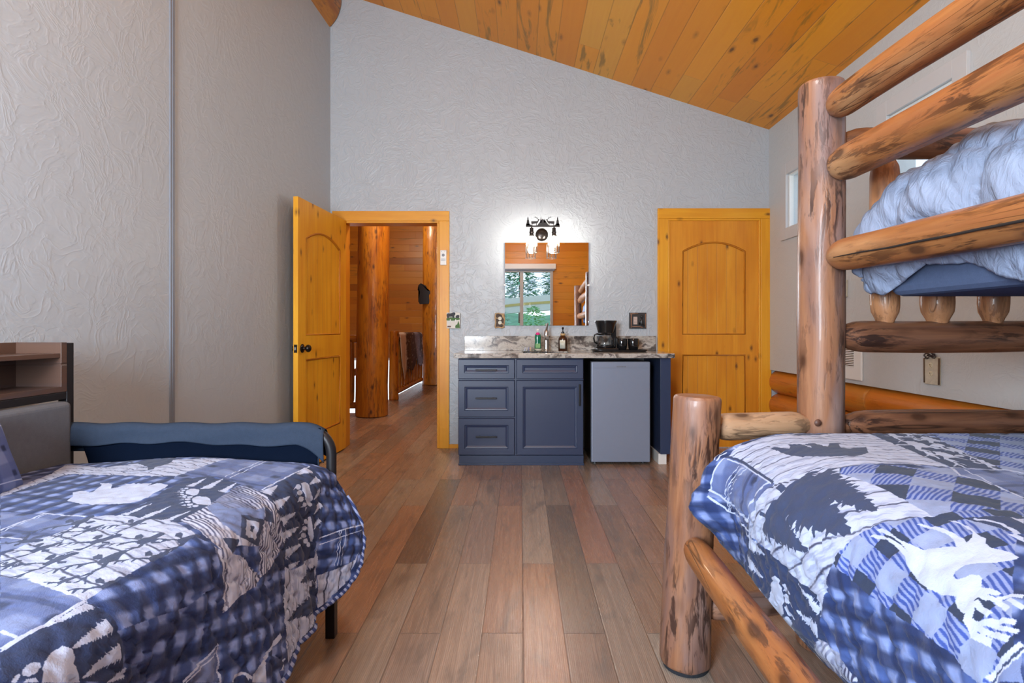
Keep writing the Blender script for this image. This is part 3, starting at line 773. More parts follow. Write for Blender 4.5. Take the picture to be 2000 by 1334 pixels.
for x_ in (1038.3, 1082.0):
    bx, bz = sp(x_, 443)
    g = G(); g.tube([(bx, SYp, bz), (bx, SYp, bz-0.012)], 0.006, 10)
    g.lathe([(0.0, 0), (0.016, 0), (0.017, -0.03), (0.022, -0.034), (0.022, -0.040), (0.018, -0.043), (0.019, -0.072), (0.0, -0.072)], (bx, SYp, bz-0.010), 24, cap=False); sk = g.obj('socket', M['bronze'], vl, smooth=True, angle=40)
    g = G(); g.lathe([(0.019, -0.060), (0.040, -0.085), (0.044, -0.12), (0.044, -0.222)], (bx, SYp, bz), 28, cap=False); g.obj('glass_shade', M['glass'], vl, smooth=True)
    g = G()
    for k_ in range(10):
        a = 2*PI*k_/10; c_, s_ = math.cos(a), math.sin(a)
        g.tube([(bx+0.020*c_, SYp+0.020*s_, bz-0.072), (bx+0.042*c_, SYp+0.042*s_, bz-0.092), (bx+0.047*c_, SYp+0.047*s_, bz-0.12), (bx+0.047*c_, SYp+0.047*s_, bz-0.226)], 0.0018, 6)
    g.tube([(bx+0.047*math.cos(2*PI*i/24), SYp+0.047*math.sin(2*PI*i/24), bz-0.226) for i in range(24)], 0.002, 6, closed=True)
    g.obj('wire_cage', M['steel'], vl, smooth=True)
    g = G(); g.lathe([(0.0, -0.068), (0.011, -0.070), (0.013, -0.085), (0.020, -0.11), (0.026, -0.140), (0.024, -0.163), (0.014, -0.178), (0.0, -0.182)], (bx, SYp, bz), 24, cap=False)
    g.obj('bulb', m_emit('lit bulb', (1.0, 0.92, 0.80), 230.0), vl, smooth=True)

# ------------------------------------------------------------------ things on the counter
CT = 0.888
tr = G()
pts = []
N = 48
for i in range(N):
    a = 2*PI*i/N; c_, s_ = math.cos(a), math.sin(a)
    pts.append((math.copysign(abs(c_)**0.4, c_), math.copysign(abs(s_)**0.4, s_)))
P = np.zeros((6, N, 3))
for j, (sc_, z) in enumerate(((0.0, CT+0.003), (0.90, CT+0.003), (0.93, CT+0.006), (1.0, CT+0.016), (1.0, CT+0.012), (0.94, CT))):
    for i, (a, b) in enumerate(pts): P[j, i] = (0.845+0.235*sc_*a, 4.72+0.125*sc_*b, z)
tr.grid(P, wrap=True); t_ = tr.obj('tray', M['blackp'], smooth=True, angle=50); tag(t_, 'black oval tray holding the coffee maker and the two mugs', 'tray')

TZ = CT+0.0035
cm = thing('coffee_maker', 'black drip coffee maker with glass carafe on the tray', 'coffee maker', (0.735, 4.75, TZ))
g = G(); g.prism([(-0.09, -0.13), (0.09, -0.13), (0.095, 0.02), (0.085, 0.09), (-0.085, 0.09), (-0.095, 0.02)], lambda a, b, d: Vector((0.737+a, 4.75+b, TZ+d)), 0.028); g.obj('base', M['blackp'], cm, bevel=0.006)
g = G(); g.box(0.782, 0.828, 4.74, 4.84, TZ+0.028, TZ+0.255); g.obj('tower', M['blackp'], cm, bevel=0.008)
g = G(); g.lathe([(0.0, 0.155), (0.066, 0.155), (0.070, 0.168), (0.088, 0.235), (0.094, 0.252), (0.094, 0.262), (0.0, 0.266)], (0.735, 4.735, TZ), 36, cap=False); g.obj('brew_basket', M['blackp'], cm, smooth=True, angle=35)
g = G(); g.lathe([(0.052, 0.032), (0.070, 0.038), (0.074, 0.06), (0.066, 0.10), (0.052, 0.135), (0.048, 0.148), (0.050, 0.152)], (0.725, 4.71, TZ), 36, cap=False); cf = g.obj('carafe', M['glass'], cm, smooth=True)
g = G(); g.lathe([(0.0, 0.030), (0.074, 0.030), (0.0765, 0.036), (0.0765, 0.052), (0.074, 0.054)], (0.725, 4.71, TZ), 36, cap=False); g.obj('carafe_base', M['blackp'], cf, smooth=True, angle=40)
g = G(); g.lathe([(0.051, 0.136), (0.053, 0.150), (0.0, 0.156)], (0.725, 4.71, TZ), 30, cap=False); g.obj('carafe_lid', M['blackp'], cf, smooth=True, angle=40)
g = G(); g.tube([(0.680, 4.70, TZ+0.142), (0.655, 4.695, TZ+0.148), (0.632, 4.69, TZ+0.138), (0.626, 4.69, TZ+0.11), (0.632, 4.69, TZ+0.078), (0.655, 4.695, TZ+0.066)], 0.0075, 10); g.obj('carafe_handle', M['blackp'], cf, smooth=True)
g = G(); g.tube([(0.80, 4.845, TZ+0.13), (0.84, 4.88, TZ+0.135), (0.875, 4.93, TZ+0.10), (0.885, 4.948, TZ+0.02), (0.90, 4.948, TZ+0.004)], 0.0035, 8); g.obj('power_cord', M['blackp'], cm, smooth=True)


def mug(x, y, label, ha):
    m = thing('mug', label, 'mug', (x, y, TZ), 'black mugs on the tray')
    g = G(); g.lathe([(0.0, 0.0), (0.030, 0.0), (0.034, 0.004), (0.043, 0.03), (0.046, 0.06), (0.046, 0.105), (0.0445, 0.108), (0.0425, 0.105), (0.042, 0.06), (0.036, 0.015), (0.0, 0.008)], (x, y, TZ), 36, cap=False); g.obj('cup', M['mug'], m, smooth=True, angle=60)
    c_, s_ = math.cos(ha), math.sin(ha)
    g = G(); g.tube([(x+c_*r_, y+s_*r_, TZ+z_) for r_, z_ in ((0.042, 0.085), (0.062, 0.088), (0.074, 0.070), (0.072, 0.045), (0.058, 0.028), (0.040, 0.026))], 0.006, 10); g.obj('handle', M['mug'], m, smooth=True)
mug(0.868, 4.70, 'glossy black mug standing right beside the coffee maker', R(60))
mug(0.966, 4.70, 'glossy black mug at the right end of the tray, away from the coffee maker', R(40))

# dish soap, amber dispenser, faucet, dishes
ds = thing('dish_soap_bottle', 'green dish soap bottle with pink collar left of the faucet', 'bottle', (0.150, 4.80, CT))
g = G(); P = np.zeros((9, 28, 3))
for j, (w_, z_) in enumerate(((0.0, 0), (0.026, 0), (0.030, 0.006), (0.029, 0.05), (0.025, 0.09), (0.0275, 0.12), (0.0235, 0.145), (0.014, 0.155), (0.0, 0.157))):
    for i in range(28): P[j, i] = (0.150+w_*math.cos(2*PI*i/28), 4.80+w_*0.62*math.sin(2*PI*i/28), CT+z_)
g.grid(P, wrap=True); g.obj('bottle_body', plain('green bottle', (0.01, 0.16, 0.085), 0.12), ds, smooth=True)
g = G(); g.lathe([(0.019, 0.142), (0.0205, 0.146), (0.016, 0.158), (0.012, 0.163), (0.0, 0.163)], (0.150, 4.80, CT), 24); g.obj('collar', plain('pink plastic', (0.62, 0.03, 0.20), 0.3), ds, smooth=True, angle=40)
g = G(); g.tube([(0.150, 4.80, CT+0.162), (0.150, 4.80, CT+0.180)], 0.004, 10); g.box(0.139, 0.158, 4.792, 4.808, CT+0.178, CT+0.192); g.obj('pump', M['white'], ds, bevel=0.003)
g = G(); g.prism([(-0.024, 0.028), (0.026, 0.028), (0.024, 0.062), (-0.022, 0.060)], lambda a, b, d: Vector((0.150+a, 4.7805-0.0*d, CT+b)), 0.0) if False else g.box(0.129, 0.171, 4.779, 4.783, CT+0.028, CT+0.066); g.obj('bottle_label', plain('green label', (0.16, 0.36, 0.10), 0.4), ds, bevel=0.001)

ad = thing('soap_dispenser', 'amber glass soap dispenser with pale label and black pump right of the faucet', 'bottle', (0.369, 4.80, CT))
g = G(); g.lathe([(0.0, 0), (0.037, 0), (0.040, 0.004), (0.040, 0.100), (0.037, 0.116), (0.024, 0.132), (0.019, 0.138), (0.019, 0.150), (0.0, 0.150)], (0.369, 4.80, CT), 36, cap=False); g.obj('bottle_body', M['amber'], ad, smooth=True, angle=60)
g = G(); g.lathe([(0.0205, 0.137), (0.022, 0.139), (0.022, 0.152), (0.0205, 0.154), (0.0, 0.154)], (0.369, 4.80, CT), 24); g.obj('neck_band', plain('tan band', (0.55, 0.36, 0.16), 0.5), ad, smooth=True, angle=40)
g = G(); g.lathe([(0.014, 0.154), (0.014, 0.166), (0.006, 0.172), (0.005, 0.188), (0.009, 0.192), (0.010, 0.206), (0.004, 0.210), (0.0, 0.210)], (0.369, 4.80, CT), 20, cap=False); g.tube([(0.369, 4.80, CT+0.200), (0.369, 4.765, CT+0.198)], 0.004, 8); g.obj('pump', M['blackp'], ad, smooth=True, angle=40)
g = G(); P = np.zeros((2, 12, 3))
for j, z_ in enumerate((0.024, 0.096)):
    for i in range(12):
        a = -PI/2-0.78+1.25*i/11; P[j, i] = (0.369+0.0407*math.cos(a), 4.80+0.0407*math.sin(a), CT+z_)
g.grid(P); lb = g.obj('bottle_label', plain('cream label', (0.60, 0.60, 0.52), 0.6), ad, smooth=True)
sm = lb.modifiers.new('solid', 'SOLIDIFY'); sm.thickness = 0.0008
g = G()
for k_, (a0, a1, z_) in enumerate(((-0.5, 0.1, 0.080), (-0.45, 0.2, 0.072), (-0.5, 0.15, 0.052), (-0.4, 0.1, 0.045), (-0.45, 0.0, 0.038))):
    P = np.zeros((2, 6, 3))
    for j in range(2):
        for i in range(6):
            a = -PI/2-0.1+a0+(a1-a0)*i/5; P[j, i] = (0.369+0.0418*math.cos(a), 4.80+0.0418*math.sin(a), CT+z_+0.0022*j)
    g.grid(P)
g.obj('label_print', plain('olive print', (0.30, 0.31, 0.16), 0.6), lb)

fa = thing('faucet', 'brushed steel single lever faucet behind the sink', 'faucet', (0.226, 4.83, CT))
g = G(); g.lathe([(0.0, 0), (0.027, 0), (0.027, 0.004), (0.023, 0.008), (0.0215, 0.02), (0.0215, 0.13), (0.0, 0.132)], (0.226, 4.83, CT), 30, cap=False); g.obj('column', M['steel'], fa, smooth=True, angle=40)
g = G(); g.tube([(0.226, 4.825, CT+0.105), (0.226, 4.77, CT+0.125), (0.226, 4.70, CT+0.128), (0.226, 4.665, CT+0.120)], [0.016, 0.015, 0.0135, 0.013], 16); g.obj('spout', M['steel'], fa, smooth=True, angle=50)
g = G(); g.lathe([(0.0215, 0.134), (0.022, 0.15), (0.018, 0.175), (0.010, 0.188), (0.0, 0.192)], (0.226, 4.83, CT), 24); g.tube([(0.226, 4.83, CT+0.175), (0.231, 4.815, CT+0.21), (0.238, 4.795, CT+0.242)], [0.012, 0.008, 0.006], 12); g.obj('lever', M['steel'], fa, smooth=True, angle=50)

sd = thing('packet_tray', 'small clear tray of paper packets left of the green soap bottle', 'tray', (0.06, 4.72, CT))
g = G(); g.box(0.008, 0.118, 4.66, 4.78, CT, CT+0.003); g.box(0.008, 0.011, 4.66, 4.78, CT, CT+0.045); g.box(0.115, 0.118, 4.66, 4.78, CT, CT+0.030); g.box(0.008, 0.118, 4.777, 4.78, CT, CT+0.05); g.box(0.008, 0.118, 4.66, 4.663, CT, CT+0.022); g.obj('holder', M['glass'], sd)
for i, (c_, nm) in enumerate((((0.55, 0.58, 0.70), 'pale blue packet'), ((0.62, 0.60, 0.58), 'white packet'), ((0.30, 0.29, 0.42), 'slate packet'), ((0.58, 0.42, 0.26), 'tan packet'))):
    g = G(); m_ = Matrix.Translation((0.03+0.019*i, 4.72, CT+0.004)) @ Matrix.Rotation(R(20-9*i), 4, 'Y')
    g.box(-0.004, 0.004, -0.045, 0.045, 0.0, 0.034, m_); o = g.obj('paper_packet', plain(nm, c_, 0.6), None, bevel=0.002)
    tag(o, ['pale blue paper packet, outermost left in the clear tray', 'white paper packet standing second in the clear tray', 'slate coloured paper packet standing third in the clear tray', 'tan paper packet nearest the green soap bottle'][i], 'packet', 'paper packets in the clear tray')
sh = thing('soap_dish', 'small shell shaped dish of pebbly soap in front of the green bottle', 'dish', (0.152, 4.70, CT))
g = G(); g.lathe([(0.0, 0.002), (0.018, 0.002), (0.028, 0.008), (0.035, 0.022), (0.034, 0.024), (0.024, 0.012), (0.0, 0.008)], (0.152, 4.70, CT), 24, cap=False); g.obj('dish', plain('cream dish', (0.60, 0.54, 0.42), 0.35), sh, smooth=True)
g = G(); random.seed(4)
for i in range(9): g.ico((0.152+random.uniform(-0.02, 0.02), 4.70+random.uniform(-0.02, 0.02), CT+0.016), 0.008, 1)
g.obj('soap', plain('pebbles', (0.42, 0.36, 0.24), 0.5, var=0.3, scale=60), sh, smooth=True)
# ------------------------------------------------------------------ plates and controls on the walls
YW = YB-0.001
g = G(); g.box(-0.7265, -0.6705, YB-0.040, YB-0.0225, 1.658, 1.793); rc = g.obj('remote_control', M['white'], bevel=0.004)
tag(rc, 'white remote control in its holder on the doorway casing', 'remote control')
m_btn = plain('grey button', (0.18, 0.19, 0.22), 0.5)
for r_ in range(3):
    for c_ in range(4): g = G(); g.box(-0.719+c_*0.011, -0.712+c_*0.011, YB-0.0415, YB-0.039, 1.712-r_*0.008, 1.716-r_*0.008); g.obj('button', m_btn, rc)
for x in (-0.715, -0.684): g = G(); g.box(x-0.003, x+0.003, YB-0.0415, YB-0.039, 1.779, 1.783); g.obj('button', m_btn, rc)
g = G(); g.lathe([(0.0, -0.0425), (0.012, -0.0415), (0.014, -0.039)], (-0.6985, YB, 1.748), 20, 'y', cap=False); g.obj('dial', plain('grey dial', (0.22, 0.23, 0.26), 0.5), rc)

D_ = 4.955
def q2(x, y, d=D_): return ((x-1017)*d/F, CAMZ-(y-642)*d/F)
sw = thing('switch_plate', 'square switch plate with painted black bears above a stream beside the doorway', 'switch plate', (-0.61, YB-0.01, 1.09))
x0, z1 = q2(872.5, 610.5); x1, z0 = q2(898.5, 641.5)
g = G(); g.box(x0, x1, YB-0.032, YB-0.0225, z0, z1); g.obj('plate', plain('cream paint', (0.62, 0.60, 0.54), 0.5), sw, bevel=0.002)
zx = lambda a, b: q2(860+a*140/1038, 480+b*180/1334)
def flat(name, polys, mat, parent, y, t=0.0016):
    g = G()
    for p in polys: g.prism([zx(a, b) for a, b in p], lambda a, b, d: Vector((a, y-d, b)), t)
    return g.obj(name, mat, parent)
flat('painted_grass', [[(90, 1050), (150, 1035), (280, 1045), (282, 1070), (180, 1085), (92, 1080)], [(215, 1180), (225, 1145), (245, 1140), (262, 1085), (280, 1140), (284, 1190), (225, 1190)]], plain('painted green', (0.05, 0.13, 0.02), 0.6), sw, YB-0.032)
flat('painted_bears', [[(92, 1000), (110, 978), (150, 980), (190, 965), (215, 968), (222, 990), (205, 1010), (200, 1045), (185, 1045), (178, 1025), (130, 1028), (122, 1050), (104, 1050), (104, 1025)], [(222, 1022), (240, 1005), (265, 1000), (278, 1015), (272, 1045), (230, 1047)]], plain('painted black', (0.015, 0.015, 0.02), 0.6), sw, YB-0.034)
flat('painted_rock', [[(100, 1180), (110, 1160), (150, 1158), (158, 1175), (150, 1182)]], plain('painted brown', (0.12, 0.06, 0.05), 0.6), sw, YB-0.032)
for cx in (148, 225):
    g = G(); a, b = zx(cx, 1085); g.box(a-0.004, a+0.004, YB-0.042, YB-0.030, b-0.010, b+0.012); g.obj('toggle', M['white'], sw, bevel=0.001)

ao = thing('outlet_plate', 'antler framed outlet plate left of the mirror', 'outlet', (-0.198, YB-0.01, 1.09))
x0, z1 = q2(967, 612); x1, z0 = q2(984, 640)
g = G(); g.box(x0, x1, YB-0.010, YB, z0, z1); g.obj('plate', plain('dark bark plate', (0.06, 0.04, 0.03), 0.7, var=0.3, scale=120), ao, bevel=0.002)
g = G()
for b in (1052, 1113):
    a_, b_ = zx(862, b); g.lathe([(0.0, -0.013), (0.016, -0.013), (0.017, -0.009)], (a_, YB, b_), 20, 'y', cap=False)
g.obj('socket_face', plain('cream socket', (0.60, 0.57, 0.46), 0.5), ao)
g = G()
for p in ([(800, 975), (792, 1040), (800, 1110), (790, 1170), (800, 1190)], [(915, 985), (928, 1060), (925, 1120), (905, 1180)], [(795, 985), (840, 975), (880, 990), (925, 985)], [(790, 1185), (840, 1178), (890, 1190), (932, 1170)], [(800, 1040), (830, 1055)], [(885, 1125), (915, 1140)], [(890, 985), (905, 1030), (922, 1060)]):
    g.tube([(*(lambda q: (q[0], YB-0.012, q[1]))(zx(a, b)),) for a, b in p], 0.006, 8)
g.obj('antler_frame', plain('antler', (0.42, 0.28, 0.15), 0.6, var=0.25, scale=60), ao, smooth=True)

bp = thing('outlet_plate', 'dark square outlet plate with a small black bear left of the closet door', 'outlet', (1.06, YB-0.01, 1.09))
x0, z1 = q2(1229.5, 610.5); x1, z0 = q2(1263, 642)
g = G(); g.box(x0, x1, YB-0.014, YB, z0, z1); g.obj('plate', plain('near black wood', (0.022, 0.018, 0.018), 0.5), bp, bevel=0.002)
zy = lambda a, b: q2(1130+a*160/2000, 610+b*90/1125)
g = G()
for p in ([(1290, 50), (1290, 380)], [(1270, 38), (1460, 30)], [(1310, 352), (1500, 352), (1570, 370)], [(1640, 40), (1640, 370)]):
    g.tube([(zy(a, b)[0], YB-0.017, zy(a, b)[1]) for a, b in p], 0.0035, 8)
g.obj('twig_border', plain('twig', (0.34, 0.17, 0.10), 0.6, var=0.3, scale=80), bp, smooth=True)
g = G(); a0, b1 = zy(1345, 108); a1, b0 = zy(1440, 295); g.box(a0, a1, YB-0.018, YB-0.013, b0, b1); ofc = g.obj('socket_face', plain('beige socket', (0.50, 0.38, 0.33), 0.5), bp, bevel=0.001)
g = G()
for zc in (0.3, 0.7):
    for dx in (0.3, 0.6): g.box(a0+(a1-a0)*dx, a0+(a1-a0)*dx+0.0015, YB-0.0188, YB-0.0175, b0+(b1-b0)*zc-0.004, b0+(b1-b0)*zc+0.004)
g.obj('slots', M['blackp'], ofc)
g = G(); c_ = zy(1550, 240)
g.ico((c_[0]-0.002, YB-0.020, c_[1]), 0.02, 3, (0.85, 0.5, 1.5)); h_ = zy(1545, 110); g.ico((h_[0], YB-0.026, h_[1]), 0.0135, 3, (1, 0.8, 0.95))
for s in (-1, 1): g.ico((h_[0]+s*0.009, YB-0.024, h_[1]+0.010), 0.0045, 2)
g.ico((h_[0]+0.002, YB-0.037, h_[1]-0.004), 0.006, 2)
g.tube([(c_[0]-0.012, YB-0.022, c_[1]+0.015), (c_[0]-0.026, YB-0.028, c_[1]-0.002), (c_[0]-0.024, YB-0.026, c_[1]-0.022)], [0.006, 0.0055, 0.006], 10)
g.tube([(c_[0]+0.006, YB-0.026, c_[1]-0.014), (c_[0]+0.018, YB-0.03, c_[1]-0.026), (c_[0]+0.006, YB-0.034, c_[1]-0.034)], [0.007, 0.007, 0.006], 10)
g.obj('bear_figure', plain('bear black', (0.02, 0.02, 0.022), 0.35, var=0.4, scale=90), bp, smooth=True)

# right wall: outlet with bark plate, thermostat, wall heater
bo = thing('outlet_plate', 'cream birch bark outlet plate with pine cones, on the right wall above the logs', 'outlet', (XR-0.01, 2.99, 0.80))
g = G(); g.box(XR-0.012, XR, 2.938, 3.048, 0.778, 0.930); g.obj('plate', plain('birch bark', (0.50, 0.45, 0.35), 0.7, var=0.25, scale=45), bo, bevel=0.004)
for p in ([(3.045, 0.785), (3.047, 0.92)], [(2.940, 0.782), (2.939, 0.925)]):
    g = G(); g.tube([(XR-0.012, a, b) for a, b in p], 0.005, 8); g.obj('bark_edge', plain('bark edge', (0.10, 0.055, 0.03), 0.8, var=0.3), bo, smooth=True)
for zc in (0.885, 0.838):
    g = G(); g.lathe([(0.0, -0.015), (0.013, -0.015), (0.015, -0.011)], (XR, 2.998, zc), 20, 'x', cap=False)
    so = g.obj('socket_face', plain('ivory socket', (0.62, 0.56, 0.40), 0.5), bo)
    g = G()
    for dy in (-0.005, 0.005): g.box(XR-0.0158, XR-0.0145, 2.998+dy-0.001, 2.998+dy+0.001, zc-0.002, zc+0.006)
    g.box(XR-0.0158, XR-0.0145, 2.9965, 2.9995, zc-0.009, zc-0.005)
    g.obj('slots', M['blackp'], so)
g = G()
for (a, b, r_) in ((3.022, 0.935, 0.016), (2.990, 0.947, 0.017), (2.972, 0.935, 0.012)):
    for i in range(14):
        z_ = i/13*2-1; rr = r_*math.sqrt(max(0.05, 1-z_*z_)); an = i*2.4
        g.ico((XR-0.016+rr*0.6*math.cos(an), a+rr*math.sin(an), b+r_*z_), r_*0.42, 1, (1, 1, 0.5))
g.obj('pine_cones', plain('pine cone', (0.045, 0.03, 0.03), 0.8, var=0.4, scale=80), bo)

th = thing('thermostat', 'small pale thermostat on the right wall just past the bunk post', 'thermostat', (XR-0.01, 3.80, 1.3))
g = G(); g.box(XR-0.026, XR, 3.775, 3.86, 1.303, 1.421); tb = g.obj('case', plain('ivory case', (0.52, 0.48, 0.38), 0.5, var=0.02), th, bevel=0.004)
g = G(); g.box(XR-0.0275, XR-0.025, 3.79, 3.845, 1.355, 1.405); g.obj('display', plain('dark display', (0.10, 0.09, 0.07), 0.4), th)

wh = thing('wall_heater', 'white louvred wall heater behind the bunk post on the right wall', 'heater', (XR-0.02, 3.79, 0.74))
g = G(); g.box(XR-0.016, XR, 3.605, 3.975, 0.738, 1.06); g.obj('frame', M['white'], wh, bevel=0.010, seg=3)
g = G(); g.box(XR-0.0175, XR-0.015, 3.685, 3.915, 0.825, 1.025); g.obj('grille_recess', M['blackp'], wh)
g = G()
for i in range(17): g.box(XR-0.020, XR-0.0165, 3.682, 3.918, 0.826+i*0.0118, 0.8325+i*0.0118)
g.obj('louvres', M['white'], wh)

# ------------------------------------------------------------------ daybed on the left
HX = -1.60
db = thing('daybed', 'black metal daybed with bookcase back of rustic wood and grey padded panel', 'bed', (-1.13, 0.9, 0))
YN, YF = -0.25, 1.962
for y in (YN, YF):
    g = G(); s_ = 0.030; g.box(HX-0.032, HX, y-s_, y, 0, 1.034); g.obj('back_post', M['black'], db, bevel=0.002)
g = G(); g.box(HX-0.030, HX-0.001, YN, YF-0.03, 0.836, 0.862); g.box(HX-0.030, HX-0.002, YN, YF-0.03, 0.28, 0.31); g.obj('back_rail', M['black'], db, bevel=0.002)
g = G(); g.box(HX-0.16, HX, YF-0.030-0.024, YF-0.030, 0.863, 1.036); g.obj('bookcase_side', M['rustic'], db, bevel=0.001)
g = G(); g.box(HX-0.16, HX, YN, YN+0.024, 0.863, 1.036); g.obj('bookcase_side', M['rustic'], db, bevel=0.001)
g = G(); g.box(HX-0.172, HX-0.158, YN, YF-0.030, 0.863, 1.036); g.obj('bookcase_back', M['rustic'], db)
g = G(); g.box(HX-0.158, HX, YN+0.024, YF-0.054, 0.863, 0.882); g.obj('bookcase_floor', M['rustic'], db, bevel=0.001)
g = G(); g.box(HX-0.158, HX-0.004, YN+0.024, YF-0.054, 0.983, 0.998); g.obj('shelf', M['rustic'], db, bevel=0.001)
g = G(); g.box(HX-0.02, HX+0.035, YN+0.03, YF-0.046, 0.33, 0.832); g.obj('padded_panel', M['tex_grey'], db, bevel=0.018, seg=4)
AX = -0.667
for y in (YN-0.0, YF-0.030):
    g = G(); pts = [(HX-0.01, y-0.002, 0.728)]
    pts += [(AX-0.085+0.0*i, y-0.002, 0.728) for i in (0,)]
    for i in range(1, 9):
        a = PI/2*(1-i/8); pts.append((AX-0.085+0.085*math.cos(a), y-0.002, 0.643+0.085*math.sin(a)))
    pts.append((AX, y-0.002, 0.30)); g.tube(pts, 0.0175, 16); g.obj('arm_tube', M['black'], db, smooth=True, angle=50)
    g = G(); g.box(AX-0.0165, AX+0.0165, y-0.0185, y+0.0145, 0, 0.42); g.obj('leg', M['black'], db, bevel=0.002)
g = G(); g.box(AX-0.012, AX+0.012, YN, YF-0.03, 0.25, 0.30); g.box(HX, AX, YF-0.045, YF-0.022, 0.25, 0.30); g.box(HX, AX, YN, YN+0.02, 0.25, 0.30); g.obj('frame_rail', M['black'], db)
ml = G(); ml.box(HX+0.045, AX-0.045, YN+0.02, 1.855, 0.302, 0.575); o = ml.obj('mattress', M['deepnavy'], bevel=0.05, seg=4); tag(o, 'mattress of the daybed under the patchwork quilt', 'mattress')

# cloth draped over the far arm
ay, az = YF-0.032, 0.728
cv = thing('arm_cover', 'slate blue cloth cover with navy panel draped over the black arm of the daybed', 'cloth', (-1.12, ay, 0.6))
nx = 110; ts = 26
P = np.zeros((ts, nx, 3))
for i in range(nx):
    f = i/(nx-1); x = -1.618+(0.918+0.012)*f
    wob = 0.010*math.sin(f*17)+0.006*math.sin(f*41+1)
    hem = 0.046+0.006*math.sin(f*9+1)+0.002*math.sin(f*23)+0.05*max(0, (f-0.90)/0.10)**1.3 
    zc = az-0.02*max(0, (f-0.93)/0.07)**2
    for j in range(ts):
        t = j/(ts-1)
        if t < 0.25: y, z = ay+0.024, zc-0.08*(1-t/0.25)
        elif t < 0.6:
            a = PI*(t-0.25)/0.35; y, z = ay+0.024*math.cos(a), zc+0.025*math.sin(a)
        else:
            d = (t-0.6)/0.4*hem; y, z = ay-0.024-0.006*math.sin(t*9+f*14)*(t-0.6)-wob*(t-0.6)*0.6, zc-d
        P[j, i] = (x, y, z+0.0025*math.sin(f*30)*(t > 0.3))
g = G(); g.grid(P); o = g.obj('top_cover', M['denim'], cv, smooth=True); sm = o.modifiers.new('solid', 'SOLIDIFY'); sm.thickness = 0.004
P = np.zeros((24, 90, 3))
for i in range(90):
    f = i/89; x = -1.548+0.850*f
    for j in range(24):
        t = j/23
        P[j, i] = (x+0.030*math.sin(PI*t)*(1-f)**4*2*(t)-0.012*math.sin(PI*t)*f**6, ay-0.006+0.005*math.sin(f*11+t*2)-0.004*t, az+0.008-0.24*t)
g = G(); g.grid(P); o = g.obj('inner_panel', M['deepnavy'], cv, smooth=True); sm = o.modifiers.new('solid', 'SOLIDIFY'); sm.thickness = 0.004
g = G(); g.tube([(P[j, 89, 0], P[j, 89, 1], P[j, 89, 2]) for j in range(24)], 0.004, 8); g.obj('edge_band', M['denim'], o, smooth=True)

# ------------------------------------------------------------------ quilts
def smooth01(t): t = np.clip(t, 0, 1); return t*t*(3-2*t)
def worm(u, v):
    """height of meandering quilting: pillows between stitch lines, 0..1"""
    a = u*118+2.1*np.sin(v*76+1.3*np.sin(u*45))+0.8*np.sin(u*29+v*38); b = v*100+2.1*np.sin(u*82+1.2*np.sin(v*50))+0.9*np.sin(u*36-v*21)
    return np.minimum(1, np.abs(np.sin(a*0.5)*np.cos(b*0.5))*2.4)**0.6

LQ = dict(u0=-0.40, u1=2.05, v0=0.0, v1=1.40)            # metres: u along the bed, v from the back out and over the edge
def quilt_left():
    ny, nt, nd = 300, 118, 62
    U = np.linspace(-0.38, 1.955, ny); P = np.zeros((ny, nt+nd, 3)); UV = np.zeros((ny, nt+nd, 2))
    s_top = 0.80; rr = 0.085; arc = rr*PI/2
    for iy, y in enumerate(U):
        e = max(0.0, y-1.85)
        D = 0.325
        if y > 1.60: D = 0.325*max(0.02, 1-((y-1.60)/0.357)**2.6)**0.5
        S = np.concatenate([np.linspace(0, s_top+arc, nt), s_top+arc+np.linspace(0, D, nd+1)[1:]])
        q = np.maximum(0, S-s_top-arc)
        a = np.clip((S-s_top)/rr, 0, PI/2)
        x = -1.555+np.minimum(S, s_top)+rr*np.sin(a)
        z = 0.622-rr*(1-np.cos(a))-q*0.985
        crown = 0.016*np.sin(np.clip((S)/(s_top+0.1), 0, 1)*PI)+0.008*np.sin(y*5+S*4)*np.cos(S*7)
        w = smooth01((S-s_top+0.05)/(arc+0.03))              # 0 on top, 1 on the hanging side
        # far end of the top rolls down inside the arm
        ea = np.clip(e/0.07, 0, PI/2)
        yt = 1.85+0.07*np.sin(ea); zt = -0.07*(1-np.cos(ea))-max(0, e-0.11)
        ys = y-0.25*e
        yy = yt*(1-w)+ys*w if e > 0 else np.full_like(S, y)
        z = z+crown*(1-w)+zt*(1-w)
        x = x+q*0.20+0.018*np.sin(y*10.5+0.6)*q/0.3+0.020*np.exp(-((y-1.575)/0.045)**2)*np.clip(q/0.25, 0, 1)-0.014*np.exp(-((y-1.66)/0.04)**2)*np.clip(q/0.2, 0, 1)
        c = smooth01((y-1.64)/0.30); x = x+c*0.075*np.clip((q+0.06*w)/0.20, 0, 1)
        x = x-0.02*np.exp(-((y-0.95)/0.10)**2)*np.clip(q/0.1, 0, 1)
        P[iy, :, 0] = x; P[iy, :, 1] = yy; P[iy, :, 2] = z
        UV[iy, :, 0] = (y-LQ['u0'])/(LQ['u1']-LQ['u0']); UV[iy, :, 1] = (S-LQ['v0'])/(LQ['v1']-LQ['v0'])
    dy = np.gradient(P, axis=0); dx = np.gradient(P, axis=1); N = np.cross(dx, dy); N /= np.linalg.norm(N, axis=2, keepdims=True)+1e-9
    uu = UV[..., 0]*(LQ['u1']-LQ['u0']); vv = UV[..., 1]*(LQ['v1']-LQ['v0'])
    side = smooth01((vv-0.78)/0.18)
    P += N*(worm(uu, vv)*(0.0028+0.0062*side))[..., None]*np.sign(N[:, :40, 2].mean())
    return P, UV

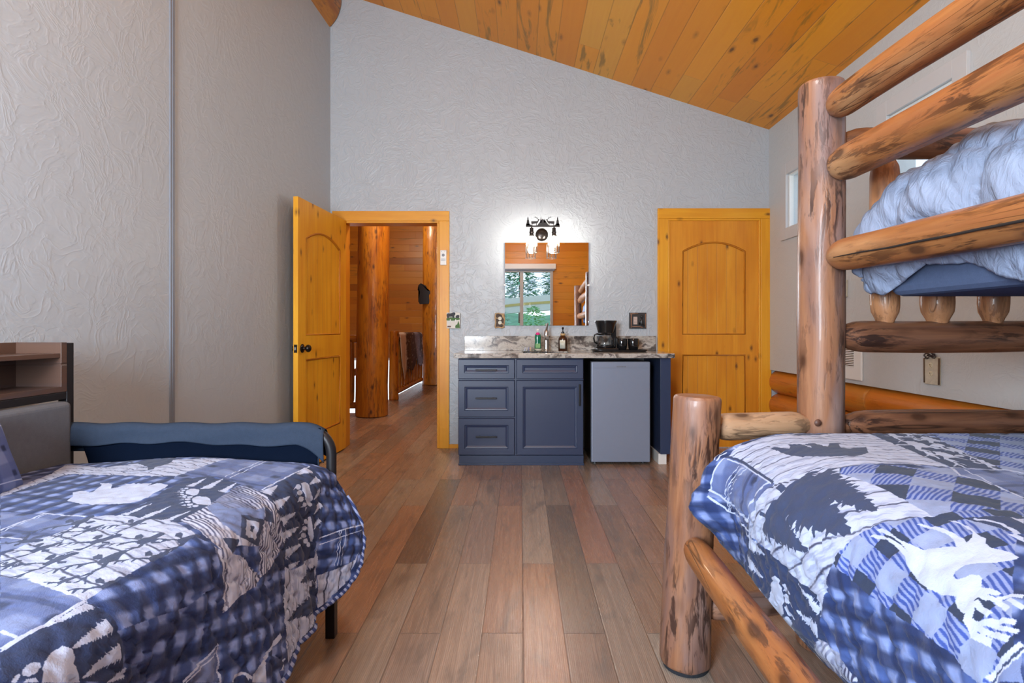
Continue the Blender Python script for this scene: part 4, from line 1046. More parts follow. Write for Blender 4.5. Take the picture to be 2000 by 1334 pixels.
RQ = dict(u0=-0.40, u1=1.80, v0=0.0, v1=1.80)            # v from the right wall side out over the room-side edge
def quilt_right():
    ny, nt, nd = 270, 150, 64
    U = np.linspace(-0.38, 1.74, ny); P = np.zeros((ny, nt+nd, 3)); UV = np.zeros((ny, nt+nd, 2))
    XS = 2.02; xr = 0.80; s_top = XS-xr; ra, rb = 0.215, 0.16   # elliptic roll
    for iy, y in enumerate(U):
        e = max(0.0, y-1.60)
        T = np.linspace(0, 1, 40)*PI/2
        ex, ez = xr-ra*np.sin(T), 0.775-rb*(1-np.cos(T)); al = np.concatenate([[0], np.cumsum(np.hypot(np.diff(ex), np.diff(ez)))]); arc = al[-1]
        D = 0.24
        S = np.concatenate([np.linspace(0, s_top+arc, nt), s_top+arc+np.linspace(0, D, nd+1)[1:]])
        q = np.maximum(0, S-s_top-arc)
        x = XS-np.minimum(S, s_top); z = np.full_like(S, 0.775)
        k = S > s_top
        x[k] = np.interp(np.minimum(S[k]-s_top, arc), al, ex); z[k] = np.interp(np.minimum(S[k]-s_top, arc), al, ez)
        z = z-q*0.97; x = x+0.02*q/0.24+0.05*np.clip((q-0.17)/0.07, 0, 1)
        w = smooth01((S-s_top-0.04)/(arc-0.04))
        crown = 0.010*np.sin(S*5+y*4)*np.sin(y*3.3+1)-0.012*smooth01((y-1.3)/0.3)*0
        ea = np.clip(e/0.08, 0, PI/2); yt = 1.60+0.08*np.sin(ea); zt = -0.08*(1-np.cos(ea))-max(0, e-0.125)*0.6
        ys = y-0.45*e
        yy = yt*(1-w)+ys*w if e > 0 else np.full_like(S, y)
        z = z+crown*(1-w)+zt*(1-w)
        x = x-0.095*np.exp(-((y-1.64)/0.055)**2)*np.exp(-((q-0.055)/0.075)**2)*(S > s_top)*smooth01((S-s_top)/arc)
        x = x+0.014*np.sin(y*8.0+1.0)*np.clip((S-s_top)/arc, 0, 1)*0.7+0.030*np.clip((y-1.44)/0.05, 0, 1)*np.clip((1.58-y)/0.05, 0, 1)*np.clip(q/0.05, 0, 1)*0.4
        P[iy, :, 0] = x; P[iy, :, 1] = yy; P[iy, :, 2] = z
        UV[iy, :, 0] = (y-RQ['u0'])/(RQ['u1']-RQ['u0']); UV[iy, :, 1] = (S-RQ['v0'])/(RQ['v1']-RQ['v0'])
    dy = np.gradient(P, axis=0); dx = np.gradient(P, axis=1); N = np.cross(dx, dy); N /= np.linalg.norm(N, axis=2, keepdims=True)+1e-9
    uu = UV[..., 0]*(RQ['u1']-RQ['u0']); vv = UV[..., 1]*(RQ['v1']-RQ['v0'])
    side = smooth01((vv-1.28)/0.25)
    P += N*(worm(uu, vv)*(0.0028+0.0062*side))[..., None]*np.sign(N[:, :40, 2].mean())
    return P, UV

ART_L = [
 ('plaid', '2058,58 2127,140 2188,237 2176,199 2242,25 2107,92 1992,122 1886,143 1952,79 2043,55'),
 ('bark', '2188,237 2259,566 2199,551 2109,541 2025,527 2031,535 2034,430 2087,220 2098,151 1998,156 1854,173 1886,143 1992,122 2107,92 2242,25 2176,199', 0.03),
 ('axis', '2191,43 2099,305'),
 ('navyp', '2255,221 2214,267 2227,279 2231,280 2238,298 2235,295 2242,304 2252,311 2253,315 2247,309 2248,365 2256,381 2259,386 2225,397 2184,413 2142,408 2138,394 2114,407 2102,396 2144,367 2197,301'),
 ('sn', '2126,399 2142,355 2130,341', 8),
 ('sn', '2105,409 2095,382 2098,322 2122,321', 7),
 ('sn', '2089,417 2073,419', 7),
 ('sn', '2255,378 2269,403', 7),
 ('gingham', '1854,173 1993,160 2098,151 2064,285 2020,530 2019,576 1891,584 1812,596 1716,575 1713,504 1731,380 1748,274'),
 ('white', '1832,369 1861,360 1897,330 1909,341 1911,353 1895,385 1938,370 1962,360 1978,342 1982,365 1957,394 1927,412 1932,429 1960,431 1966,421 1966,450 1958,459 1964,463 1963,502 1940,506 1961,518 1963,529 1946,560 1899,568 1874,565 1842,573 1806,561 1796,528 1792,487 1804,431 1813,408 1820,389'),
 ('plaid', '1748,274 1731,380 1713,509 1713,523 1653,528 1616,536 1591,534 1561,523 1530,513 1501,509'),
 ('sw', '1628,388 1678,388 1738,396', 9),
 ('sw', '1616,399 1673,397 1734,404', 5),
 ('sw', '1589,424 1566,519', 9),
 ('sw', '1740,371 1710,514', 9),
 ('bark', '1713,523 1715,600 1690,686 1680,745 1624,830 1580,831 1521,828 1414,824 1350,828 1318,824 1340,760 1382,677 1390,614 1486,523 1530,519 1581,525 1616,536 1652,533', 0.05),
 ('axis', '1689,561 1605,748'),
 ('deer', '1658,665 1694,671'),
 ('deer', '1552,661 1592,679'),
 ('deer', '1558,755 1604,763'),
 ('deer', '1515,568 1552,584'),
 ('deer', '1619,588 1649,600'),
 ('deer', '1665,528 1712,524'),
 ('deer', '1453,649 1495,663'),
 ('deer', '1457,752 1504,751'),
 ('deer', '1368,743 1391,752'),
 ('deer', '1487,826 1526,829'),
 ('deer', '1366,825 1404,822'),
 ('deer', '1585,822 1627,831'),
 ('deer', '1566,496 1568,532'),
 ('deer', '1438,580 1462,583'),
 ('gingham', '1624,830 1515,832 1414,824 1318,824 1321,846 1318,894 1395,913 1481,938 1581,946 1625,896 1632,888 1626,864 1617,836'),
 ('wood', '1693,751 1798,752 1980,735 1995,749 1950,816 1925,863 1922,896 1914,932 1904,984 1863,994 1804,1009 1760,1006 1726,1014 1651,1003 1590,1008 1605,984 1619,906 1627,872 1636,887 1633,847 1657,804', 0.02),
 ('axis', '1987,753 1913,900'),
 ('grey', '1798,752 1834,760 1803,806 1824,830 1850,859 1881,865 1839,892 1788,847 1718,890 1711,842 1749,797'),
 ('gingham', '1666,889 1795,942 1762,1002 1741,984 1709,934 1666,905'),
 ('navyp', '1789,846 1844,892 1777,935 1718,890'),
 ('white', '1786,863 1815,889 1775,919 1740,893'),
 ('navyp', '1785,882 1791,890 1778,900 1771,892'),
 ('navyp', '1886,864 1890,886 1877,915 1845,891'),
 ('navyp', '1669,869 1712,891 1701,901 1669,912 1667,893'),
 ('navy', '1714,598 1812,596 1900,578 2019,576 2041,613 2014,717 1863,744 1798,752 1695,749 1680,745 1690,686'),
 ('tree', '1712,600 1799,613', 0.32),
 ('tree', '1694,661 1784,671', 0.32),
 ('tree', '1677,721 1759,736', 0.32),
 ('tree', '1937,623 2027,621', 0.32),
 ('tree', '1928,670 2040,666', 0.32),
 ('tree', '1917,725 2010,719', 0.32),
 ('paw', '1911,668 1884,621'),
 ('paw', '1854,730 1809,679'),
 ('plaid', '2021,529 2199,551 2259,566 2269,668 2251,803 2243,834 2091,824 1959,814 1988,758 2033,672 2050,613 2000,542'),
 ('sw', '2047,679 2280,692', 6),
 ('sw', '2055,660 2274,677', 6),
 ('sw', '1964,812 2245,834', 8),
 ('sw', '1953,821 2240,839', 5),
 ('navy', '1956,818 2241,836 2229,871 2200,914 2159,985 2111,1041 2088,1089 1816,1010 1904,989 1915,933 1922,896 1924,857'),
 ('tree', '1947,831 2030,830', 0.5),
 ('tree', '1924,879 2015,881', 0.4),
 ('tree', '1919,926 2017,929', 0.36),
 ('tree', '1903,964 2014,973', 0.34),
 ('tree', '1908,1012 2016,1023', 0.34),
 ('tree', '1911,1051 1981,1060', 0.34),
 ('tree', '2224,846 2151,834', 0.5),
 ('tree', '2213,883 2151,883', 0.5),
 ('tree', '2190,917 2136,930', 0.5),
 ('tree', '2173,955 2120,971', 0.5),
 ('tree', '2143,995 2102,1014', 0.5),
 ('white', '2113,868 2140,870 2147,881 2133,901 2133,925 2121,944 2106,943 2091,930 2094,913 2095,888'),
 ('white', '2100,877 2096,879 2091,880 2084,879 2079,876 2076,871 2078,868 2083,865 2092,864 2099,865 2103,868 2102,873'),
 ('white', '2092,893 2090,896 2082,897 2066,895 2059,892 2057,888 2060,884 2067,882 2082,881 2090,882 2094,885 2093,889'),
 ('white', '2088,912 2075,913 2069,914 2062,913 2055,910 2049,905 2050,902 2054,899 2067,899 2075,900 2087,904 2091,908'),
 ('white', '2089,930 2087,932 2081,933 2075,932 2069,929 2066,926 2065,922 2066,920 2074,919 2079,920 2084,923 2088,926'),
 ('white', '2082,866 2078,871 2060,872'),
 ('white', '2064,884 2053,889 2044,891'),
 ('white', '2051,902 2049,909 2041,908'),
 ('white', '2066,926 2070,932 2048,925'),
 ('white', '2080,935 2089,939 2074,946'),
 ('white', '2097,971 2103,972 2101,991 2100,1021 2096,1048 2086,1043 2082,1017 2079,992'),
 ('white', '2088,982 2085,985 2080,986 2074,985 2065,980 2060,976 2060,972 2062,969 2070,969 2075,970 2085,974 2088,978'),
 ('white', '2082,1001 2072,1001 2066,1002 2060,1000 2055,997 2052,994 2054,990 2055,987 2057,985 2064,987 2073,991 2074,994'),
 ('white', '2074,1020 2071,1023 2068,1025 2046,1018 2032,1012 2025,1007 2024,1003 2027,1000 2038,1000 2050,1004 2059,1008 2076,1017'),
 ('white', '2076,1038 2076,1042 2067,1042 2058,1040 2054,1037 2040,1030 2038,1025 2043,1022 2067,1027 2070,1027 2072,1029 2073,1033'),
 ('white', '2081,1051 2079,1054 2075,1056 2071,1055 2066,1052 2063,1048 2062,1044 2068,1042 2075,1041 2079,1042 2083,1044 2084,1048'),
 ('white', '2060,977 2059,982 2051,980'),
 ('white', '2053,993 2042,996 2013,993'),
 ('white', '2025,1006 2026,1013 1993,1006'),
 ('sw', '2117,1047 2204,1056 2323,1074', 6),
 ('sw', '2116,1066 2207,1075 2310,1087', 4),
 ('sw', '2204,1056 2154,1149', 4),
 ('sw', '2210,1058 2162,1152', 4),
 ('sw', '2226,1060 2173,1156', 4),
 ('bark', '2093,1152 2185,1164 2231,1164 2253,1147 2189,1212 2112,1237 2077,1248', 0.045),
 ('axis', '2108,1164 2087,1237'),
 ('bark', '1900,1041 1931,1064 2088,1095 2107,1067 2084,1184 1989,1259 1951,1259 1790,1242 1829,1173 1842,1126', 0.05),
 ('axis', '1925,1095 1878,1257'),
 ('treen', '2087,1209 1863,1171', 0.45),
 ('treen', '1992,1257 1922,1254', 0.45),
 ('treen', '2094,1145 1953,1110', 0.4),
 ('plaid', '1451,1068 1554,1055 1538,1126 1485,1091'),
 ('sw', '1451,1068 1554,1055 1538,1126', 9),
 ('sw', '1457,1073 1547,1068', 5),
 ('white', '1785,1161 1791,1176 1714,1167 1682,1180 1669,1214 1624,1183 1630,1172 1680,1168 1714,1160'),
 ('sw', '1627,1175 1607,1150 1579,1139 1570,1147', 10),
 ('sw', '1617,1171 1612,1158', 9),
 ('sw', '1782,1226 1741,1233 1756,1237', 9),
 ('plaid', '1390,614 1382,677 1340,760 1318,824 1252,821 1199,819 1171,821'),
 ('sw', '1381,674 1339,761 1318,824', 10),
 ('sw', '1177,816 1252,822 1318,824', 10),
 ('sw', '1173,820 1249,826 1319,827', 5),
 ('sw', '1215,781 1202,818', 9),
 ('navy', '1316,826 1320,841 1322,864 1318,894 1311,936 1321,983 1135,858 1169,823 1196,822 1249,825'),
 ('treeh', '1319,836 1241,826', 0.3),
 ('tree', '1314,879 1235,875', 0.42),
 ('tree', '1312,922 1231,918', 0.42),
 ('tree', '1322,965 1272,952', 0.42),
 ('white', '1172,888 1193,868 1215,862 1228,864 1235,875 1236,887 1229,894 1225,921'),
 ('white', '1164,861 1174,858 1182,860 1188,866 1187,871 1174,874 1164,872 1160,867'),
 ('white', '1144,865 1150,862 1161,861 1159,864 1149,869'),
 ('white', '1154,874 1160,873 1170,878 1170,884 1169,885'),
]
ART_R = [
 ('bark', '2000,1415 2006,1389 2009,1347 1998,1248 2003,1086 1999,967 1998,853 1981,825 2000,967 1990,1006 1838,1042 1703,1071 1591,1090 1622,1306 1704,1415', 0.04),
 ('axis', '1905,1345 1835,1158'),
 ('bark', '1726,1416 1642,1317 1618,1304 1441,1312 1367,1320 1333,1321 1359,1356 1388,1390 1395,1416 1417,1460 1427,1488 1442,1542 1471,1613 1428,1508 1446,1552 1468,1612 1541,1576 1591,1566 1675,1559 1790,1570 1788,1565 1767,1530 1744,1468', 0.05),
 ('axis', '1511,1481 1411,1384'),
 ('navyp', '1906,1338 1908,1325 1858,1305 1874,1295 1894,1293 1867,1267 1811,1269 1832,1261 1863,1261 1857,1237 1806,1232 1849,1203 1859,1159 1830,1190 1792,1206 1778,1191 1792,1142 1749,1166 1726,1178 1690,1218 1687,1236 1713,1278 1777,1320 1821,1331 1882,1332'),
 ('navyp', '1983,1237 1998,1209 2002,1146 2015,1109 1991,1129 1977,1160 1976,1220'),
 ('treen', '1685,1417 1423,1427', 0.8),
 ('treen', '1692,1488 1507,1498', 0.62),
 ('treen', '1653,1360 1415,1366', 0.55),
 ('sn', '1704,1415 1677,1417', 26),
 ('sn', '1671,1355 1638,1362', 16),
 ('sn', '1710,1489 1672,1488', 14),
 ('navy', '2004,997 2000,967 2016,883 1977,855 1857,890 1713,942 1587,974 1588,1088 1703,1071 1838,1042'),
 ('deerw', '1945,954 1993,940'),
 ('deerw', '1803,990 1875,969'),
 ('deerw', '1689,1012 1742,998'),
 ('deerw', '1884,899 1940,882'),
 ('deerw', '1749,935 1792,928'),
 ('deerw', '1622,970 1662,960'),
 ('deerw', '1986,894 2018,887'),
 ('check', '2015,833 1986,563 1547,966 1587,974 1713,942 1857,890 1981,825', 0.0),
 ('axis', '1545,1159 1380,1303'),
 ('check', '1622,1306 1567,1140 1588,1088 1523,1119 1479,1098 1383,1117 1291,1202 1297,1279 1333,1321 1367,1320 1441,1312 1511,1312 1601,1319', 0.0),
 ('axis', '1545,1159 1380,1303'),
 ('plaid', '1588,1088 1587,974 1539,974 1388,1113 1445,1095 1479,1098 1523,1119'),
 ('sw', '1588,1088 1527,1116 1479,1098 1388,1113', 9),
 ('sw', '1588,1088 1577,1038 1587,974 1565,950', 9),
 ('sw', '1570,1073 1480,1091', 6),
 ('check', '1396,1411 1376,1373 1333,1325 1315,1179 1044,1464 1100,1501 1162,1492 1246,1496 1322,1497 1413,1490 1427,1488 1417,1460', 0.046),
 ('axis', '1375,1440 1320,1446'),
 ('navy', '1304,1294 1292,1251 1291,1202 1223,1265 1244,1275 1270,1283'),
 ('sw', '1296,1281 1281,1272 1264,1262 1236,1267 1226,1272', 12),
 ('white', '1286,1229 1282,1210 1257,1233 1276,1228'),
 ('white', '1233,1282 1229,1274 1214,1274 1203,1284'),
 ('white', '1379,1399 1375,1392 1357,1390 1328,1394 1306,1392 1283,1390 1265,1378 1254,1364 1245,1357 1262,1346 1276,1343 1305,1348 1332,1354 1327,1348 1298,1337 1271,1335 1254,1335 1242,1341 1248,1327 1258,1316 1284,1309 1306,1316 1301,1309 1280,1305 1253,1314 1235,1315 1226,1324 1212,1328 1192,1319 1175,1319 1173,1332 1181,1349 1195,1363 1206,1377 1207,1394 1203,1401 1195,1403 1192,1394 1190,1387 1177,1380 1171,1382 1164,1393 1155,1390 1139,1386 1135,1387 1136,1394 1155,1401 1155,1408 1155,1418 1149,1429 1151,1438 1165,1436 1175,1431 1179,1424 1202,1433 1221,1437 1240,1436 1266,1429 1282,1423 1293,1414 1323,1407 1348,1405 1367,1412 1377,1415 1376,1411 1369,1403 1342,1400 1317,1400 1296,1405 1319,1398 1343,1396'),
 ('sw', '1156,1416 1148,1428 1143,1442 1126,1453 1099,1448', 22),
 ('sw', '1139,1440 1119,1442 1082,1432', 18),
 ('sw', '1131,1439 1116,1426 1103,1416 1092,1410', 16),
 ('sw', '1119,1430 1100,1426 1080,1418', 14),
 ('sw', '1153,1414 1141,1419 1122,1420', 18),
 ('sw', '1158,1405 1131,1399 1110,1401', 16),
 ('sw', '1131,1397 1125,1381 1111,1375', 14),
 ('sw', '1122,1388 1098,1389', 14),
 ('plaid', '1083,1489 1072,1459 1064,1428 1044,1464'),
 ('sw', '1083,1489 1072,1459 1064,1428', 26),
 ('sn', '1082,1489 1070,1459 1062,1430', 5),
 ('plaid', '2005,1415 1726,1416 1744,1468 1767,1530 1785,1559 2003,1536 2007,1493 2005,1451'),
 ('sn', '2006,1414 1738,1415', 12),
 ('sw', '1994,1422 1744,1419', 6),
 ('sw', '2009,1519 1950,1535 1776,1536', 9),
 ('sw', '2002,1537 1958,1564 1783,1559', 9),
 ('sw', '1917,1427 1939,1476 1955,1563', 5),
 ('sw', '1901,1423 1912,1476 1947,1563', 5),
 ('sw', '1912,1425 1932,1477 1951,1563', 5),
 ('sw', '1959,1538 1953,1481 1935,1428', 5),
 ('sw', '1752,1420 1775,1483 1798,1542', 8),
 ('sw', '2004,1518 2006,1475 2006,1418', 7),
 ('navy', '1812,1585 1672,1560 1585,1566 1526,1571 1486,1568 1468,1612 1473,1633 1461,1657 1503,1691 1547,1755 1596,1752 1623,1755 1675,1739 1722,1689 1847,1698'),
 ('white', '1655,1619 1636,1606 1630,1611 1613,1624 1613,1659 1608,1680 1713,1738 1717,1733 1728,1721 1675,1676 1671,1647'),
 ('white', '1605,1612 1599,1607 1585,1610 1595,1624 1610,1629'),
 ('white', '1613,1640 1601,1631 1579,1633 1588,1647 1601,1650'),
 ('white', '1606,1663 1592,1652 1582,1666 1580,1672 1594,1678'),
 ('white', '1673,1719 1600,1681 1581,1686 1673,1742 1704,1749'),
 ('white', '1585,1612 1574,1615 1572,1619 1590,1623'),
 ('white', '1575,1636 1567,1645 1580,1649'),
 ('white', '1575,1665 1567,1672 1579,1673'),
 ('white', '1642,1723 1603,1710 1644,1734'),
 ('white', '1683,1732 1675,1741 1672,1743 1701,1752'),
 ('tree', '1806,1592 1687,1579', 0.5),
 ('tree', '1814,1649 1711,1646', 0.5),
 ('tree', '1842,1706 1739,1707', 0.45),
 ('tree', '1471,1606 1540,1578', 0.4),
 ('tree', '1477,1647 1557,1645', 0.5),
 ('tree', '1551,1750 1627,1737', 0.4),
 ('sw', '1754,1692 1671,1706 1644,1734 1623,1755', 12),
 ('wood', '1484,1665 1461,1657 1429,1656 1367,1676 1517,1746 1550,1735', 0.02),
 ('axis', '1481,1674 1517,1747'),
 ('sw', '2038,1429 2053,1396 2045,1374 2018,1357', 12),
 ('sw', '2032,1430 2061,1413 2053,1389', 8),
 ('sw', '2020,1433 2026,1415 2017,1400', 8),
 ('sw', '2021,1378 1999,1383 2010,1365', 8),
 ('white', '2045,1591 2043,1592 2038,1604 2038,1604 2038,1599'),
]
def vnoise(x, y, seed=0):
    xi = np.floor(x).astype(np.int64); yi = np.floor(y).astype(np.int64); xf = x-xi; yf = y-yi
    def h(a, b):
        n = (a*374761393+b*668265263+seed*974711) & 0x7fffffff
        n = ((n ^ (n >> 13))*1274126177) & 0x7fffffff
        return ((n ^ (n >> 16)) & 0xffff)/65535.0
    u = xf*xf*(3-2*xf); v = yf*yf*(3-2*yf)
    return (h(xi, yi)*(1-u)+h(xi+1, yi)*u)*(1-v)+(h(xi, yi+1)*(1-u)+h(xi+1, yi+1)*u)*v
def fbm(x, y, seed=0): return 0.55*vnoise(x, y, seed)+0.3*vnoise(x*2.1, y*2.1, seed+1)+0.15*vnoise(x*4.3, y*4.3, seed+2)
C_W = np.array((0.765, 0.785, 0.86)); C_N = np.array((0.20, 0.245, 0.37)); C_NP = np.array((0.25, 0.285, 0.39)); C_D = np.array((0.155, 0.19, 0.29)); C_M = np.array((0.47, 0.53, 0.70)); C_B = np.array((0.33, 0.41, 0.62)); C_BL = np.array((0.24, 0.36, 0.66))
def lerp(a, b, t): return a*(1-t[..., None])+b*t[..., None]
def stripes(x, period, duty, soft=0.08):
    f = (x/period) % 1.0; return np.clip((duty/2-np.abs(f-0.5))/soft+0.5, 0, 1)
def fill(kind, u, v, ax, par):
    c, s = ax; a = u*c+v*s; b = -u*s+v*c; o = np.ones(u.shape+(3,))
    if kind == 'bark':
        sp = par or 0.04
        w = b+0.010*(fbm(a*9, b*5, 3)-0.5)*2+0.004*np.sin(a*40)
        k = stripes(w, sp, 0.09, 0.05)*np.clip(fbm(a*14, b*20, 8)*3-0.6, 0, 1)
        fine = np.clip((fbm(a*32, b*180, 5)-0.50)*5, 0, 1)
        o = lerp(o*C_W, np.array((0.56, 0.58, 0.68)), fine*0.55); o = lerp(o, np.array((0.22, 0.23, 0.32)), k*0.9)
    elif kind == 'wood':
        w = b+0.02*(fbm(a*7, b*9, 13)-0.5)*2
        k = np.clip((np.sin(w*2*PI/0.011+3*fbm(a*12, b*12, 4))+0.1)*1.6, 0, 1)*np.clip(fbm(a*9, b*22, 6)*3.2-0.9, 0, 1)
        big = np.clip((fbm(a*6, b*16, 21)-0.5)*5, 0, 1)
        o = lerp(o*np.array((0.80, 0.80, 0.86)), np.array((0.36, 0.39, 0.52)), big*0.7); o = lerp(o, np.array((0.17, 0.18, 0.30)), k*0.85)
    elif kind == 'plaid':
        base = o*np.array((0.50, 0.545, 0.69))
        t1 = stripes(a, 0.115, 0.52); t2 = stripes(b, 0.115, 0.52)
        tw = 0.5+0.5*np.sin((a+b)*2*PI/0.0045)
        base = lerp(base, np.array((0.335, 0.385, 0.56)), t1*(0.55+0.3*tw)); base = lerp(base, np.array((0.335, 0.385, 0.56)), t2*(0.45+0.3*tw))
        base = lerp(base, np.array((0.20, 0.235, 0.35)), stripes(a+0.02, 0.115, 0.20)*stripes(b+0.02, 0.115, 0.22)*0.95)
        o = lerp(base, np.array((0.22, 0.265, 0.41)), (stripes(a+0.05, 0.23, 0.06, .02)*0.7))
    elif kind == 'gingham':
        p = 0.054; j = 0.012
        aa = a+j*(fbm(a*18, b*18, 31)-0.5); bb = b+j*(fbm(a*18, b*18, 37)-0.5)
        t1 = stripes(aa, p, 0.55, 0.16); t2 = stripes(bb, p, 0.55, 0.16); t3 = stripes(aa+0.02, p*2, 0.12, 0.06); t4 = stripes(bb+0.02, p*2, 0.12, 0.06)
        base = lerp(o*np.array((0.54, 0.60, 0.78)), np.array((0.20, 0.28, 0.49)), t1*0.75)
        base = lerp(base, np.array((0.12, 0.17, 0.32)), t2*0.72)
        base = lerp(base, np.array((0.13, 0.17, 0.29)), np.maximum(t3, t4)*0.55)
        o = base*(0.90+0.2*fbm(a*60, b*60, 41))[..., None]
    elif kind == 'check':
        p = par or 0.066; ia = np.floor(a/p); ib = np.floor(b/p); m = (ia % 2)*2+(ib % 2)
        st = np.clip(np.sin((0.25*a+b+0.006*fbm(a*30, b*30, 2))*2*PI/0.009)*2+0.5, 0, 1)
        strp = lerp(o*np.array((0.56, 0.60, 0.76)), np.array((0.25, 0.33, 0.60)), st)
        o = np.where((m == 0)[..., None], np.array((0.20, 0.24, 0.33)), np.where((m == 3)[..., None], np.array((0.585, 0.625, 0.745)), strp))
        o = o*(0.92+0.16*fbm(a*40, b*40, 51))[..., None]
    else:
        col = dict(white=C_W, navy=C_N, navyp=C_NP, grey=np.array((0.47, 0.52, 0.67)))[kind]
        o = o*col*(0.94+0.12*fbm(a*30, b*30, 61))[..., None]
    return o
def paint(art, Q, mmpp=1.25):
    W, H = int((Q['u1']-Q['u0'])*1000/mmpp), int((Q['v1']-Q['v0'])*1000/mmpp)
    img = np.zeros((H, W, 3)); yy, xx = np.mgrid[0:H, 0:W]; U = xx*mmpp/1000; V = yy*mmpp/1000
    img[:] = fill('gingham', U, V, (0.96, 0.28), 0)
    def inside(P):
        P = np.array(P, float)/mmpp
        x0, y0 = np.maximum(0, np.floor(P.min(0))).astype(int); x1, y1 = np.ceil(P.max(0)).astype(int)+1; x1, y1 = min(W, x1), min(H, y1)
        if x1 <= x0 or y1 <= y0: return None
        X, Y = np.meshgrid(np.arange(x0, x1)+0.5, np.arange(y0, y1)+0.5); m = np.zeros(X.shape, bool)
        for (ax, ay), (bx, by) in zip(P, np.roll(P, -1, 0)):
            if ay == by: continue
            m ^= ((Y < ay) != (Y < by)) & (X < (bx-ax)*(Y-ay)/(by-ay)+ax)
        return (slice(y0, y1), slice(x0, x1)), m
    def poly(P, kind, ax=(1, 0), par=0):
        r = inside(P)
        if r is None: return
        sl, m = r; f = fill(kind, U[sl], V[sl], ax, par); img[sl][m] = f[m]
    def stroke(P, w, kind, taper=False):
        P = [np.array(p, float) for p in P]
        L_, R_ = [], []
        for i, p in enumerate(P):
            t = P[min(i+1, len(P)-1)]-P[max(i-1, 0)]; t = t/(np.hypot(*t)+1e-6); nrm = np.array((-t[1], t[0])); ww = w/2*(1-0.75*i/(len(P)-1) if taper else 1)
            L_.append(p+nrm*ww); R_.append(p-nrm*ww)
        poly(L_+R_[::-1], kind)
    for k, it in enumerate(art):
        kind = it[0]; P = [tuple(map(float, q.split(','))) for q in it[1].split()]
        if kind == 'axis': continue
        if kind in ('bark', 'wood', 'check'):
            q = art[k+1]; A = [np.array(tuple(map(float, z.split(',')))) for z in q[1].split()]; d = A[1]-A[0]; d = d/(np.hypot(*d)+1e-6)
            poly(P, kind, tuple(d), it[2])
        elif kind == 'sw': stroke(P, it[2]*(0.62 if it[2] < 13 else 0.5), 'white')
        elif kind == 'sn': stroke(P, it[2]*0.62, 'navyp')
        elif kind in ('tree', 'treen', 'treeh'):
            a, b = np.array(P[0]), np.array(P[1]); d = b-a; n_ = np.array((-d[1], d[0])); rw = it[2]; nb = 15
            def side(s):
                out = []
                for i in range(nb):
                    f = i/nb; w = rw*0.5*(1-f)**0.8*(0.9+0.2*math.sin(i*2.7))
                    out += [a+d*(f+0.05)+s*n_*w, a+d*(f+0.045)+s*n_*w*0.62]
                return out
            poly(side(1)+[b]+side(-1)[::-1], 'navyp' if kind == 'treen' else 'white')
        elif kind in ('deer', 'deerw'):
            a, b = np.array(P[0]), np.array(P[1]); d = (b-a)*2.3; n_ = np.array((-d[1], d[0])); sg = 1 if kind == 'deer' else 1
            T = lambda x, y: a+d*x+n_*y*sg
            col = 'navyp' if kind == 'deer' else 'white'
            poly([T(*q) for q in ((0.5, .03), (.42, .10), (.25, .12), (.1, .16), (-.08, .12), (-.12, 0), (-.05, -.10), (.1, -.12), (.3, -.07), (.46, -.05))], col)
            poly([T(*q) for q in ((.08, -.10), (.25, -.22), (.30, -.33), (.2, -.36), (.06, -.25))], col)
            poly([T(*q) for q in ((.05, .12), (.12, .28), (.06, .36), (-.02, .24))], col)
            wl = np.hypot(*d)*0.085
            for st in (((-.06, .08), (-.25, .15), (-.45, .13), (-.65, .16), (-.85, .30)), ((-.3, .14), (-.42, .02)), ((-.5, .13), (-.66, .02)), ((-.66, .16), (-.86, .12)),
                       ((-.04, -.08), (-.14, -.26), (-.20, -.44), (-.34, -.60), (-.52, -.66)), ((-.15, -.28), (-.32, -.26)), ((-.2, -.42), (-.40, -.42)), ((-.3, -.56), (-.5, -.5))):
                stroke([T(*q) for q in st], wl, col, True)
        elif kind == 'paw':
            a, b = np.array(P[0]), np.array(P[1]); d = b-a; n_ = np.array((-d[1], d[0]))
            el = lambda cx, cy, rx, ry, m=18: poly([a+d*(cx+rx*math.cos(2*PI*i/m))+n_*(cy+ry*math.sin(2*PI*i/m)) for i in range(m)], 'white')
            el(.30, 0, .30, .58); el(.24, -.35, .2, .3)
            for i, (x, y) in enumerate(((.62, -.62), (.74, -.30), (.76, 0.02), (.70, .34), (.58, .62))):
                el(x, y, .10, .13); poly([a+d*(x+.13)+n_*(y-.06), a+d*(x+.30)+n_*(y+.02), a+d*(x+.13)+n_*(y+.06)], 'white')
        else: poly(P, kind, (0.97, 0.24) if kind in ('plaid', 'gingham') else (1, 0), 0)
    return img
def make_image(name, img):
    H, W = img.shape[:2]; im = bpy.data.images.new(name, W, H); px_ = np.ones((H, W, 4), np.float32); px_[..., :3] = np.clip(img*np.array((0.865, 0.90, 0.945)), 0, 1); im.pixels.foreach_set(px_.ravel()); im.pack(); return im
IMG_L = make_image('quilt print left', paint(ART_L, LQ)); IMG_R = make_image('quilt print right', paint(ART_R, RQ))
def quilt_mat(name, img):
    q = NT(name, 0.85, 0, (0.2, 0.2, 0.4), 0.15); t = q.n('TexImage'); t.image = img; q.set(t.inputs[0], q.coord('UV'))
    q.color(t.outputs[0]); c = q.coord(); w = q.noise(c, 420, 2); wr_ = q.noise(c, 60, 3, 0.6, 0.6)
    q.bump(q.math('ADD', q.math('MULTIPLY', w, 0.25), wr_), 0.35, 0.004); q.b.inputs['Sheen Weight'].default_value = 0.08
    return q.m
